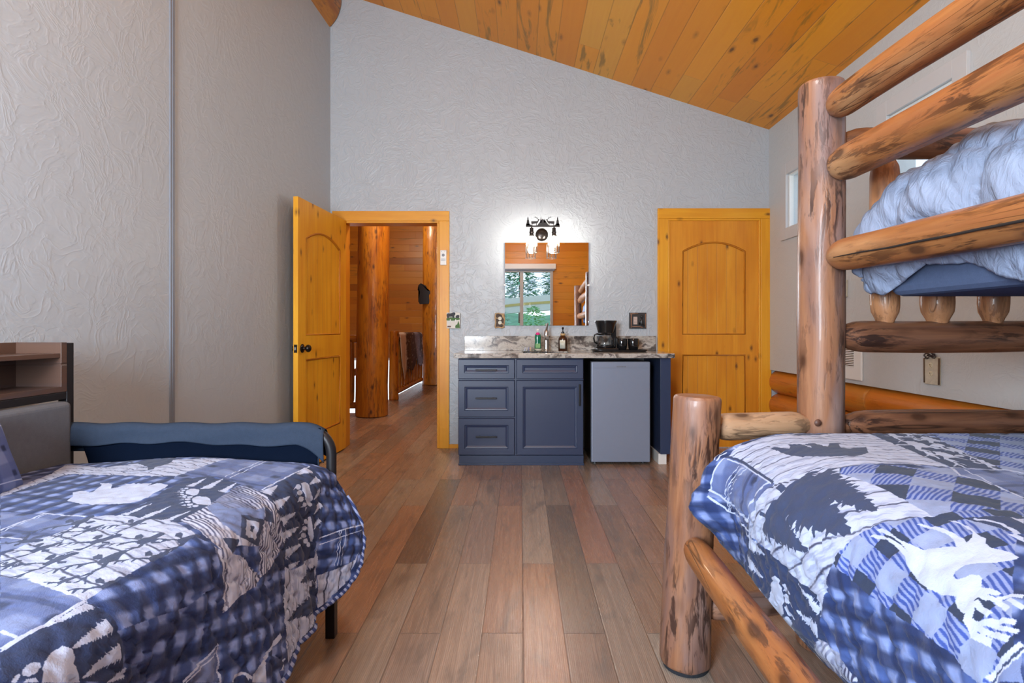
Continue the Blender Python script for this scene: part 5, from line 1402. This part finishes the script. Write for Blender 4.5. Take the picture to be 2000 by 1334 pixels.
q_ = NT('striped binding', 0.8, 0, (0.1, 0.1, 0.3), 0.2); f_ = q_.n('TexWave', wave_type='BANDS', bands_direction='DIAGONAL'); f_.inputs['Scale'].default_value = 22; q_.set(f_.inputs[0], q_.coord()); q_.color(q_.mix(q_.math('GREATER_THAN', f_.outputs[1], 0.55), (0.03, 0.05, 0.16), (0.25, 0.30, 0.48))); m_bind = q_.m
yy_, xx_ = np.mgrid[0:360, 0:640]; PI_ = fill('plaid', xx_/1000*1.05, yy_/1000*1.05, (0.995, 0.1), 0)
for x_, y_ in ((0, 60), (0, 300)): PI_[y_:y_+5] = C_W
for x_ in (120, 135, 380, 395): PI_[:, x_:x_+5] = C_W
tt = NT('plaid pillow', 0.85, 0, (0.3, 0.3, 0.5), 0.15); ti = tt.n('TexImage'); ti.image = make_image('pillow print', np.clip(PI_*1.08, 0, 1)); tt.set(ti.inputs[0], tt.coord('UV')); tt.color(ti.outputs[0]); tt.bump(tt.noise(tt.coord(), 30, 3), 0.3, 0.01); m_pillow = tt.m

PL, UVL = quilt_left()
g = G(); g.grid(PL, UVL); ql = g.obj('quilt', quilt_mat('left quilt', IMG_L), smooth=True, recalc=False)
tag(ql, 'blue and white patchwork wildlife quilt spread over the daybed on the left', 'quilt')
g = G(); g.tube([PL[i, -1]+np.array((0.002, 0, 0)) for i in range(0, 300)], 0.0065, 8); g.obj('binding', m_bind, ql, smooth=True)
PR, UVR = quilt_right()
g = G(); g.grid(PR[:, ::-1], UVR[:, ::-1]); qr = g.obj('quilt', quilt_mat('right quilt', IMG_R), smooth=True, recalc=False)
tag(qr, 'blue and white patchwork wildlife quilt with deer, spread on the lower bunk', 'quilt')

# pillow against the back of the daybed
P = np.zeros((34, 56, 3)); UV = np.zeros((34, 56, 2))
mat4 = Matrix.Translation((-1.478, 1.285, 0.715)) @ Matrix.Rotation(R(4), 4, 'Z') @ Matrix.Rotation(R(-20), 4, 'Y')
def pil(u, v, s):
    k = max(0.0, (1-abs(u)**3.2))*max(0.0, (1-abs(v)**3.2)); pinch = 1-0.10*(abs(u*v))**1.5
    return mat4 @ Vector((s*0.085*k**0.55, u*0.33*(1-0.06*(1-abs(v)**2))*1.0, v*0.125*(1-0.07*(1-abs(u)**2))))
g = G(); L_ = g.bm.loops.layers.uv.verify()
for s in (1, -1):
    nu, nv = 48, 30
    V = [[g.bm.verts.new(pil(-1+2*i/nu, -1+2*j/nv, s)) for i in range(nu+1)] for j in range(nv+1)]
    for j in range(nv):
        for i in range(nu):
            f = g.bm.faces.new((V[j][i], V[j][i+1], V[j+1][i+1], V[j+1][i]))
            for lp, (a, b) in zip(f.loops, ((i, j), (i+1, j), (i+1, j+1), (i, j+1))): lp[L_].uv = (a/nu, b/nv)
bmesh.ops.remove_doubles(g.bm, verts=g.bm.verts, dist=1e-5)
o = g.obj('pillow', m_pillow, smooth=True); tag(o, 'blue plaid pillow leaning on the grey padded back of the daybed', 'pillow')

# ------------------------------------------------------------------ log bunk bed
bb = thing('bunk_bed', 'rustic peeled log bunk bed with a wide lower bed and a railed upper bunk', 'bunk bed', (1.25, 0.7, 0))
log('tall_post', (1.022, 1.875, 0.0), (1.030, 1.875, 1.918), 0.0745, 0.072, M['post'], bb, seed=1.3, e1='flat', bend=0.004)
log('tall_post', (2.07, 1.915, 0.0), (2.07, 1.915, 1.90), 0.072, 0.069, M['post'], bb, seed=2.1)
log('tall_post', (1.085, -0.42, 0.0), (1.085, -0.42, 1.90), 0.072, 0.069, M['post'], bb, seed=3.7)
log('tall_post', (2.13, -0.40, 0.0), (2.13, -0.40, 1.88), 0.072, 0.069, M['post'], bb, seed=4.4)
sp_ = log('short_post', (0.533, 1.770, 0.012), (0.566, 1.770, 0.868), 0.078, 0.073, M['post'], bb, seed=5.9, rough=0.045, bend=0.006)
g = G(); g.lathe([(0.0, 0.0), (0.072, 0.0), (0.074, 0.012), (0.0, 0.012)], (0.533, 1.770, 0.0), 28, cap=False); g.obj('foot_pad', M['rubber'], bb)
log('short_post', (0.50, -0.45, 0.0), (0.50, -0.45, 0.86), 0.078, 0.073, M['post'], bb, seed=6.2)
# guard rails of the upper bunk on the room side
log('guard_rail', (1.031, 1.805, 1.323), (1.125, -0.36, 1.318), 0.051, 0.060, M['rail'], bb, seed=7.1, e0='round', e1='round', bend=0.006)
log('guard_rail', (1.031, 1.805, 1.617), (1.125, -0.36, 1.612), 0.055, 0.059, M['rail'], bb, seed=8.5, e0='round', e1='round', bend=0.010)
log('guard_rail', (1.029, 1.805, 1.803), (1.122, -0.36, 1.798), 0.049, 0.052, M['rail'], bb, seed=9.4, e0='round', e1='round', bend=0.012)
g = G(); a_, b_ = Vector((1.031, 1.80, 1.323)), Vector((1.125, -0.36, 1.318)); cp = []
for i in range(60):
    f = i/59; r_ = (0.051+0.009*f)*(0.985 if 0.03 < f else 0.9); an = R(196)+0.10*math.sin(f*5)+0.05*noise.noise(Vector((f*14, 0.2, 0.7)))
    c_ = 0.006*math.sin(f*PI*1.3+7.1); p = a_+(b_-a_)*f+Vector((math.cos(an)*r_, 0, math.sin(an)*r_)); cp.append(p)
g.tube(cp[2:], [0.0012+0.0022*abs(math.sin(i*0.11)) for i in range(58)], 8); g.obj('crack', plain('open crack', (0.012, 0.007, 0.005), 0.9), bb, smooth=True)
g = G(); g.lathe([(0.0, -0.0795), (0.010, -0.0785), (0.012, -0.074)], (0.972, 1.866, 0.776), 18, 'y', cap=False); g.obj('wood_plug', plain('brown plug', (0.10, 0.045, 0.03), 0.5), bb, smooth=True)
# foot end of the upper bunk
log('end_log', (1.085, 1.880, 1.060), (2.01, 1.912, 1.060), 0.054, 0.054, M['dark_log'], bb, seed=10.2, e0='tenon', e1='tenon', ten=0.62, tl=0.075)
log('end_log', (1.085, 1.880, 1.722), (2.01, 1.912, 1.722), 0.052, 0.052, M['dark_log'], bb, seed=11.2, e0='tenon', e1='tenon', ten=0.6, tl=0.075)
for i, x in enumerate((1.254, 1.441, 1.64, 1.83)):
    log('spindle', (x, 1.886+0.03*(x-1.25), 1.10), (x, 1.886+0.03*(x-1.25), 1.68), 0.0445+0.006*(i == 1), 0.045, M['spindle'], bb, seed=12.3+i, e0='tenon', e1='tenon', ten=0.55, tl=0.055, rough=0.02, bend=0.002)
# foot end of the lower bed
log('foot_log', (0.625, 1.790, 0.768), (0.968, 1.862, 0.754), 0.046, 0.044, M['foot'], bb, seed=14.1, e0='tenon', e1='tenon', ten=0.55, tl=0.055, bend=0.008)
log('foot_log', (1.088, 1.880, 0.754), (2.01, 1.912, 0.754), 0.047, 0.047, M['dark_log'], bb, seed=15.1, e0='tenon', e1='tenon', ten=0.5, tl=0.09)
log('cross_log', (0.600, 1.785, 0.175), (0.97, 1.86, 0.175), 0.040, 0.040, M['post'], bb, seed=16.1, e0='tenon', e1='tenon', ten=0.8, tl=0.03)
log('side_rail', (0.545, 1.705, 0.412), (0.465, -0.40, 0.392), 0.041, 0.044, M['rail'], bb, seed=17.7, e0='round', e1='round', bend=0.008)
log('side_rail', (2.08, 1.85, 0.41), (2.13, -0.34, 0.40), 0.041, 0.044, M['rail'], bb, seed=18.7, e0='round', e1='round')
log('bunk_rail', (2.07, 1.85, 1.30), (2.125, -0.34, 1.30), 0.048, 0.050, M['rail'], bb, seed=20.7, e0='round', e1='round')
mm = G(); mm.box(0.70, 1.97, -0.30, 1.60, 0.42, 0.742); o = mm.obj('mattress', M['deepnavy'], bevel=0.06, seg=4); tag(o, 'mattress of the lower bunk under the quilt', 'mattress')
mu = G(); mu.box(1.165, 1.99, -0.30, 1.74, 1.185, 1.42); o = mu.obj('mattress', m_fabric('slate blue sheet', (0.085, 0.115, 0.20), 500, 0.2), bevel=0.03, seg=3); tag(o, 'slate blue sheeted mattress on the upper bunk', 'mattress')

# comforter on the upper bunk
def comforter():
    ny, nt, nd, ne = 220, 60, 60, 30
    Y = np.concatenate([np.linspace(-0.32, 1.80, ny), np.full(ne, 1.80)])
    P = np.zeros((ny+ne, nt+nd, 3))
    for i, y in enumerate(Y):
        e = 0.0 if i < ny else (i-ny+1)/ne
        k = np.clip((y-1.47)/0.33, 0, 1)
        zt = 1.575-0.085*k**2.4-0.20*e
        xl = 1.095+0.042*(1.80-y)*1.0+0.02*k**3+0.03*e
        hemz = np.interp(y, [-0.4, 1.0, 1.20, 1.30, 1.42, 1.54, 1.66, 1.74, 1.80], [1.19, 1.20, 1.185, 1.225, 1.262, 1.280, 1.225, 1.196, 1.215])
        hemz = min(hemz, zt-0.02)
        T = np.linspace(0, 1, nt); x = 2.0+(xl+0.10-2.0)*T; z = zt-0.03*(1-T)+0.0*T
        a = np.linspace(0, 1, nd+1)[1:]
        A = np.clip(a/0.42, 0, 1)*PI/2
        xs = xl+0.10-0.10*np.sin(A); h = zt-hemz; r = min(0.13, h*0.6); zs = zt-r*(1-np.cos(A))
        q = np.clip((a-0.42)/0.58, 0, 1); zs = zs-q*(h-r); xs = xs+0.05*q**1.4-0.012*np.sin(q*PI)
        P[i, :, 0] = np.concatenate([x, xs]); P[i, :, 2] = np.concatenate([z, zs]); P[i, :, 1] = y-0.03*(1-np.concatenate([T, 1-q*0.6]))*k+0.025*math.sin(PI*min(1, e*1.1))-0.03*e*e
    dy = np.gradient(P, axis=0); dy[ny:, :, 2] -= 1e-4; dx = np.gradient(P, axis=1); N = np.cross(dx, dy); N /= np.linalg.norm(N, axis=2, keepdims=True)+1e-9
    # gathered channels: seams every 0.26 m along, with short folds fanning away from the seams
    yy = P[..., 1]; S = np.concatenate([[0], np.cumsum(np.linalg.norm(np.diff(P[100], axis=0), axis=1))])[None, :]+0*yy
    ph = ((yy+0.09*np.sin(S*3)) % 0.27)/0.27
    seam = np.abs(np.sin(PI*ph))**0.45
    ph2 = ((S+0.03*np.sin(yy*9)) % 0.21)/0.21; seam2 = np.abs(np.sin(PI*ph2))**0.5
    fold = np.zeros_like(yy)
    for r_ in range(yy.shape[0]):
        for c_ in range(nt-12, yy.shape[1]):
            fold[r_, c_] = noise.noise(Vector((yy[r_, c_]*15+S[r_, c_]*6, S[r_, c_]*4-yy[r_, c_]*4, 1.7)))*0.9+0.5*noise.noise(Vector((yy[r_, c_]*38+S[r_, c_]*20, S[r_, c_]*9, 5.2)))
    side = smooth01((np.arange(nt+nd)[None, :]-nt+14)/14)
    H = (0.028*seam*seam2+0.020*fold*(0.5+0.5*seam))*side
    P += N*H[..., None]*np.sign(N[20:200, 5:40, 2].mean())
    return P
PC = comforter()
qq = NT('pale blue grey comforter', 0.65, 0, (0.26, 0.315, 0.44), 0.25); cc = qq.coord(); wv = qq.noise(cc, 2.0, 2, 0.5, 0, 1)
n1 = qq.noise(qq.mapv(cc, (1.0, 1.0, 0.45)), 26, 3, 0.55, 1.2); qq.bump(qq.math('ADD', n1, qq.math('MULTIPLY', qq.noise(cc, 300, 2), 0.06)), 0.55, 0.018)
qq.color(qq.mix(qq.noise(cc, 6, 2), (0.25, 0.305, 0.43), (0.275, 0.33, 0.46))); m_comf = qq.m
g = G(); g.grid(PC); o = g.obj('comforter', m_comf, smooth=True)
tag(o, 'pale blue grey puckered comforter on the upper bunk behind the log rails', 'comforter')
so_ = o.modifiers.new('solid', 'SOLIDIFY'); so_.thickness = 0.012; so_.offset = -1

# ------------------------------------------------------------------ hall beyond the doorway
FY = 12.5
W7 = (-4.8, -1.7, -1.6, 0.42)
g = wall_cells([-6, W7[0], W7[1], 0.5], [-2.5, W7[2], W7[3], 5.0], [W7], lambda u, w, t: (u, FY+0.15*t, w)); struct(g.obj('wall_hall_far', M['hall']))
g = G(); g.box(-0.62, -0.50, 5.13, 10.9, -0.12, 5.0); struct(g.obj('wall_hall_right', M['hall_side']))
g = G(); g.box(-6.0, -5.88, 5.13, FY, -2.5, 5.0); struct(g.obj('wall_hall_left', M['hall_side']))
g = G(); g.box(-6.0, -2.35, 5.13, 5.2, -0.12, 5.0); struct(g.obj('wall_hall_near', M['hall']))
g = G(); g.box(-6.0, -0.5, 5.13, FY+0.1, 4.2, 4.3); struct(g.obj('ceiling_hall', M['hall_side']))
g = G(); g.box(-6.0, 0.5, 5.1, FY+0.1, -2.6, -2.5); struct(g.obj('floor_lower', M['floor']))
g = G(); s = 0.06
g.box(W7[0], W7[1], FY+0.03, FY+0.09, W7[2], W7[2]+s); g.box(W7[0], W7[1], FY+0.03, FY+0.09, W7[3]-s, W7[3])
for x in (W7[0], -3.4, W7[1]-s): g.box(x, x+s, FY+0.03, FY+0.09, W7[2], W7[3])
w7 = struct(g.obj('window_7', M['white'])); g = G(); g.box(W7[0]+s, W7[1]-s, FY+0.055, FY+0.06, W7[2]+s, W7[3]-s); g.obj('pane', M['pane'], w7)

o = log('log_column', (-1.845, 6.82, 0.0), (-1.825, 6.82, 4.25), 0.196, 0.186, M['hall_log'], seed=31.5, bend=0.012, n=48, rough=0.02); tag(o, 'thick varnished log column standing just beyond the open doorway', 'column')
g = G(); g.tube([(-1.845+0.203*math.cos(2*PI*i/40), 6.82+0.203*math.sin(2*PI*i/40), 0.006) for i in range(40)], 0.008, 8, closed=True); g.obj('base_bead', plain('pale caulk', (0.5, 0.38, 0.22), 0.6), o) if False else g.bm.free()
o = log('log_column', (-1.63, 10.72, 0.0), (-1.66, 10.72, 4.25), 0.285, 0.262, M['hall_log'], seed=33.1, bend=0.01, n=48, rough=0.02); tag(o, 'log column at the far end of the hall carrying the black bear ornament', 'column')

def railing(name, label, a, b, n, ends=(), zt=0.96, zb=0.115, r=0.05, rb=0.032):
    a, b = Vector(a), Vector(b)
    t = thing(name, label, 'railing', ((a.x+b.x)/2, (a.y+b.y)/2, 0), None)
    log('top_rail', (a.x, a.y, zt), (b.x, b.y, zt), r, r, M['hall_log'], t, seed=len(label)*0.7, n=18)
    log('bottom_rail', (a.x, a.y, zb), (b.x, b.y, zb), r*0.8, r*0.8, M['hall_log'], t, seed=len(label)*0.9, n=18)
    for i in range(n):
        p = a+(b-a)*((i+0.5)/n); log('baluster', (p.x, p.y, zb+0.02), (p.x, p.y, zt-0.02), rb, rb, M['hall_log'], t, seed=i*1.7+len(label), n=14, step=0.1, e0='tenon', e1='tenon', tl=0.05)
    for (x, y) in ends: log('newel_post', (x, y, 0), (x, y, 1.05), 0.072, 0.068, M['hall_log'], t, seed=x*3, n=24)
    return t
railing('railing', 'log railing with newel post running along the hall under the cowhide', (-1.93, 8.42), (-1.895, 10.45), 11, [(-1.93, 8.35)])
railing('railing', 'log railing left of the thick column seen past the open door', (-2.03, 6.92), (-3.3, 6.92), 6)
# stair rail running down beyond
o = log('stair_rail', (-2.05, 7.6, 0.60), (-3.2, 7.9, 0.05), 0.045, 0.045, M['hall_log'], seed=40.1, n=18); tag(o, 'sloping log stair rail going down behind the railing left of the column', 'railing')

# cowhide over the hall railing
m_cow = NT('cowhide', 0.6, 0, (0.3, 0.2, 0.2), 0.3)
uv = m_cow.coord('UV'); vx = m_cow.sep(uv)
edge = m_cow.noise(uv, 9.0, 4, 0.6)
s1 = m_cow.math('ADD', vx[0], m_cow.math('MULTIPLY', m_cow.math('SUBTRACT', edge, 0.5), 0.22))
hc = m_cow.ramp(s1, [(0.0, (0.55, 0.50, 0.46)), (0.20, (0.60, 0.56, 0.53)), (0.26, (0.035, 0.014, 0.014)), (0.50, (0.05, 0.016, 0.014)), (0.60, (0.045, 0.020, 0.022)), (0.66, (0.19, 0.19, 0.25)), (0.80, (0.16, 0.16, 0.22)), (0.86, (0.03, 0.014, 0.014)), (0.94, (0.03, 0.016, 0.016)), (1.0, (0.55, 0.45, 0.4))])
sp2 = m_cow.ramp(m_cow.noise(uv, 22.0, 3, 0.6), [(0.62, 0.0), (0.66, 1.0)])
m_cow.color(m_cow.mix(m_cow.math('MULTIPLY', sp2, 0.8), hc, (0.58, 0.54, 0.5))); m_cow.bump(m_cow.noise(uv, 80, 2), 0.2, 0.004)
P = np.zeros((40, 60, 3)); UV = np.zeros((40, 60, 2))
for i in range(60):
    f = i/59; y = 8.50+1.78*f; hem = 0.60+0.06*math.sin(f*19)+0.05*math.sin(f*7)-0.10*f+0.04*math.sin(f*41)-0.25*(f < 0.06)*(1-f/0.06)
    xr_ = -1.93+0.035*(y-8.42)/2.03
    for j in range(40):
        t = j/39
        if t < 0.3: x, z = xr_-0.060, 0.965-0.4*(1-t/0.3)
        elif t < 0.5:
            a = PI*(1-(t-0.3)/0.2); x, z = xr_+0.060*math.cos(a), 0.965+0.060*math.sin(a)
        else:
            q = (t-0.5)/0.5; x, z = xr_+0.06+0.022*math.sin(f*24)*q+0.03*q, 0.965-hem*q
        P[j, i] = (x, y+0.02*math.sin(t*5+f*3), z); UV[j, i] = (f, t)
g = G(); g.grid(P, UV); o = g.obj('cowhide', m_cow.m, smooth=True); tag(o, 'brown and white cowhide hung over the hall railing', 'hide'); sm = o.modifiers.new('solid', 'SOLIDIFY'); sm.thickness = 0.006

# black bear ornament on the far column
be = thing('bear_ornament', 'black sitting bear ornament hung on the far log column', 'ornament', (-1.80, 10.40, 1.55))
bx_, by_, bz_ = -1.838, 10.535, 1.74
K = 10.5/F
def bpx(a, b): return (bx_+((660+a*220/734)-828)*K, CAMZ-((430+b*400/1334)-642)*K)
outline = [(515, 455), (522, 440), (520, 425), (535, 412), (552, 418), (570, 430), (578, 455), (582, 462), (596, 460), (600, 475), (588, 490), (590, 510), (594, 530), (588, 545), (530, 548), (520, 530), (527, 500), (532, 470), (524, 462)]
g = G(); g.prism([bpx(a, b) for a, b in outline], lambda a, b, d: Vector((a, by_-d, b)), 0.07); g.obj('bear_body', plain('black lacquer', (0.006, 0.006, 0.008), 0.25), be, bevel=0.008, seg=2)

# ------------------------------------------------------------------ outdoors behind the rear wall (seen in the mirror)
ter = plain('grass and brush', (0.18, 0.32, 0.14), 0.9, var=0.6, scale=1.5)
P = np.zeros((30, 40, 3))
for j in range(30):
    for i in range(40):
        y = YR-0.5-j*0.7; x = -9+i*0.46
        P[j, i] = (x, y, -0.6+0.10*max(0, -y-3)**1.1+0.25*noise.noise(Vector((x*0.5, y*0.5, 0))))
g = G(); g.grid(P); struct(g.obj('ground_outside', ter, smooth=True))
P = np.zeros((5, 50, 3))
wallz = 1.62
for i in range(50):
    f = i/49; x = -6+f*12; y = -8.0-0.05*(x-2)**2; zt = 2.22-0.022*(x-2)**2
    for j, (dy, dz) in enumerate(((0, -0.5), (0, -0.3), (0.0, 0.0), (-0.5, 0.0), (-0.5, -0.5))): P[j, i] = (x, y+dy, zt+dz)
g = G(); g.grid(P)
m_rw = NT('pale concrete', 0.8, 0, (0.6, 0.58, 0.5)); zc_ = m_rw.noise(m_rw.coord(), 3, 3); m_rw.color(m_rw.mix(zc_, (0.62, 0.58, 0.48), (0.72, 0.70, 0.62)))
o = g.obj('retaining_wall', m_rw.m); tag(o, 'pale curved retaining wall outdoors, reflected in the mirror', 'wall')
P2 = np.zeros((2, 50, 3))
for i in range(50):
    for j, dz in enumerate((-0.28, -0.20)): P2[j, i] = P[2, i]+np.array((0, 0.02, dz))
g = G(); g.grid(P2); g.obj('tan_stripe', plain('tan stripe', (0.55, 0.40, 0.12), 0.7), o)

def foliage(name, label, c, h, r, trunk, seed, col, n=700, cone=True, leaf=0.10, group=None, cat='tree'):
    rnd = random.Random(seed)
    t = thing(name, label, cat, c, group)
    if trunk:
        log('trunk', c, (c[0], c[1], c[2]+h*0.9), 0.10, 0.04, M['dark_log'], t, seed=seed, n=12, step=0.3)
    g = G()
    for _ in range(n):
        f = rnd.random(); a = rnd.uniform(0, 2*PI); rr = r*((1-f)*0.95+0.05 if cone else math.sqrt(max(0, 1-(2*f-1)**2)))*rnd.uniform(0.45, 1)
        p = Vector((c[0]+rr*math.cos(a), c[1]+rr*math.sin(a), c[2]+h*(0.12+0.88*f if cone else f)))
        l = leaf*rnd.uniform(0.6, 1.5); d = Vector((math.cos(a), math.sin(a), rnd.uniform(-0.6, 0.3))).normalized(); s_ = Vector((-math.sin(a), math.cos(a), rnd.uniform(-0.4, 0.4)))
        v = [g.bm.verts.new(q) for q in (p-d*l*0.5-s_*l*0.3, p+d*l, p-d*l*0.5+s_*l*0.3, p-d*l*0.2+Vector((0, 0, l*0.15)))]
        g.face([v[0], v[1], v[3]]); g.face([v[3], v[1], v[2]])
    g.obj('foliage', plain('leaf '+str(seed), col, 0.8, var=0.5, scale=3), t, recalc=False)
for i, (x, y, lab) in enumerate(((-1.5, -12.5, 'dark evergreen tree furthest left of the row beyond the retaining wall, in the mirror'), (0.0, -11.6, 'evergreen tree second in the row beyond the retaining wall, in the mirror'), (1.5, -12.3, 'evergreen tree third in the row beyond the retaining wall, in the mirror'), (3.0, -12.0, 'evergreen tree hidden edge of the row beyond the retaining wall'))):
    foliage('evergreen_tree', lab, (x, y, 1.3), 5.5, 0.78, True, 60+i, (0.12, 0.34, 0.16), 1900, True, 0.15, 'evergreens beyond the retaining wall')
for i, (x, y, lab) in enumerate(((-0.7, -5.0, 'pale green shrub below the retaining wall, left one in the mirror'), (0.35, -5.4, 'bright green shrub below the retaining wall, right one in the mirror'))):
    foliage('shrub', lab, (x, y, -0.2), 1.9, 0.50, False, 70+i, (0.30, 0.55, 0.20) if i else (0.38, 0.55, 0.38), 900, False, 0.09, 'shrubs below the retaining wall', 'shrub')
for i, (x, y, lab) in enumerate(((-0.8, -9.9, 'grey leafless brush on top of the retaining wall, left clump'), (0.7, -9.7, 'grey leafless brush on top of the retaining wall, right clump'))):
    foliage('brush', lab, (x, y, 1.9), 1.0, 0.9, False, 80+i, (0.5, 0.52, 0.48), 700, False, 0.07, 'brush on the retaining wall', 'shrub')
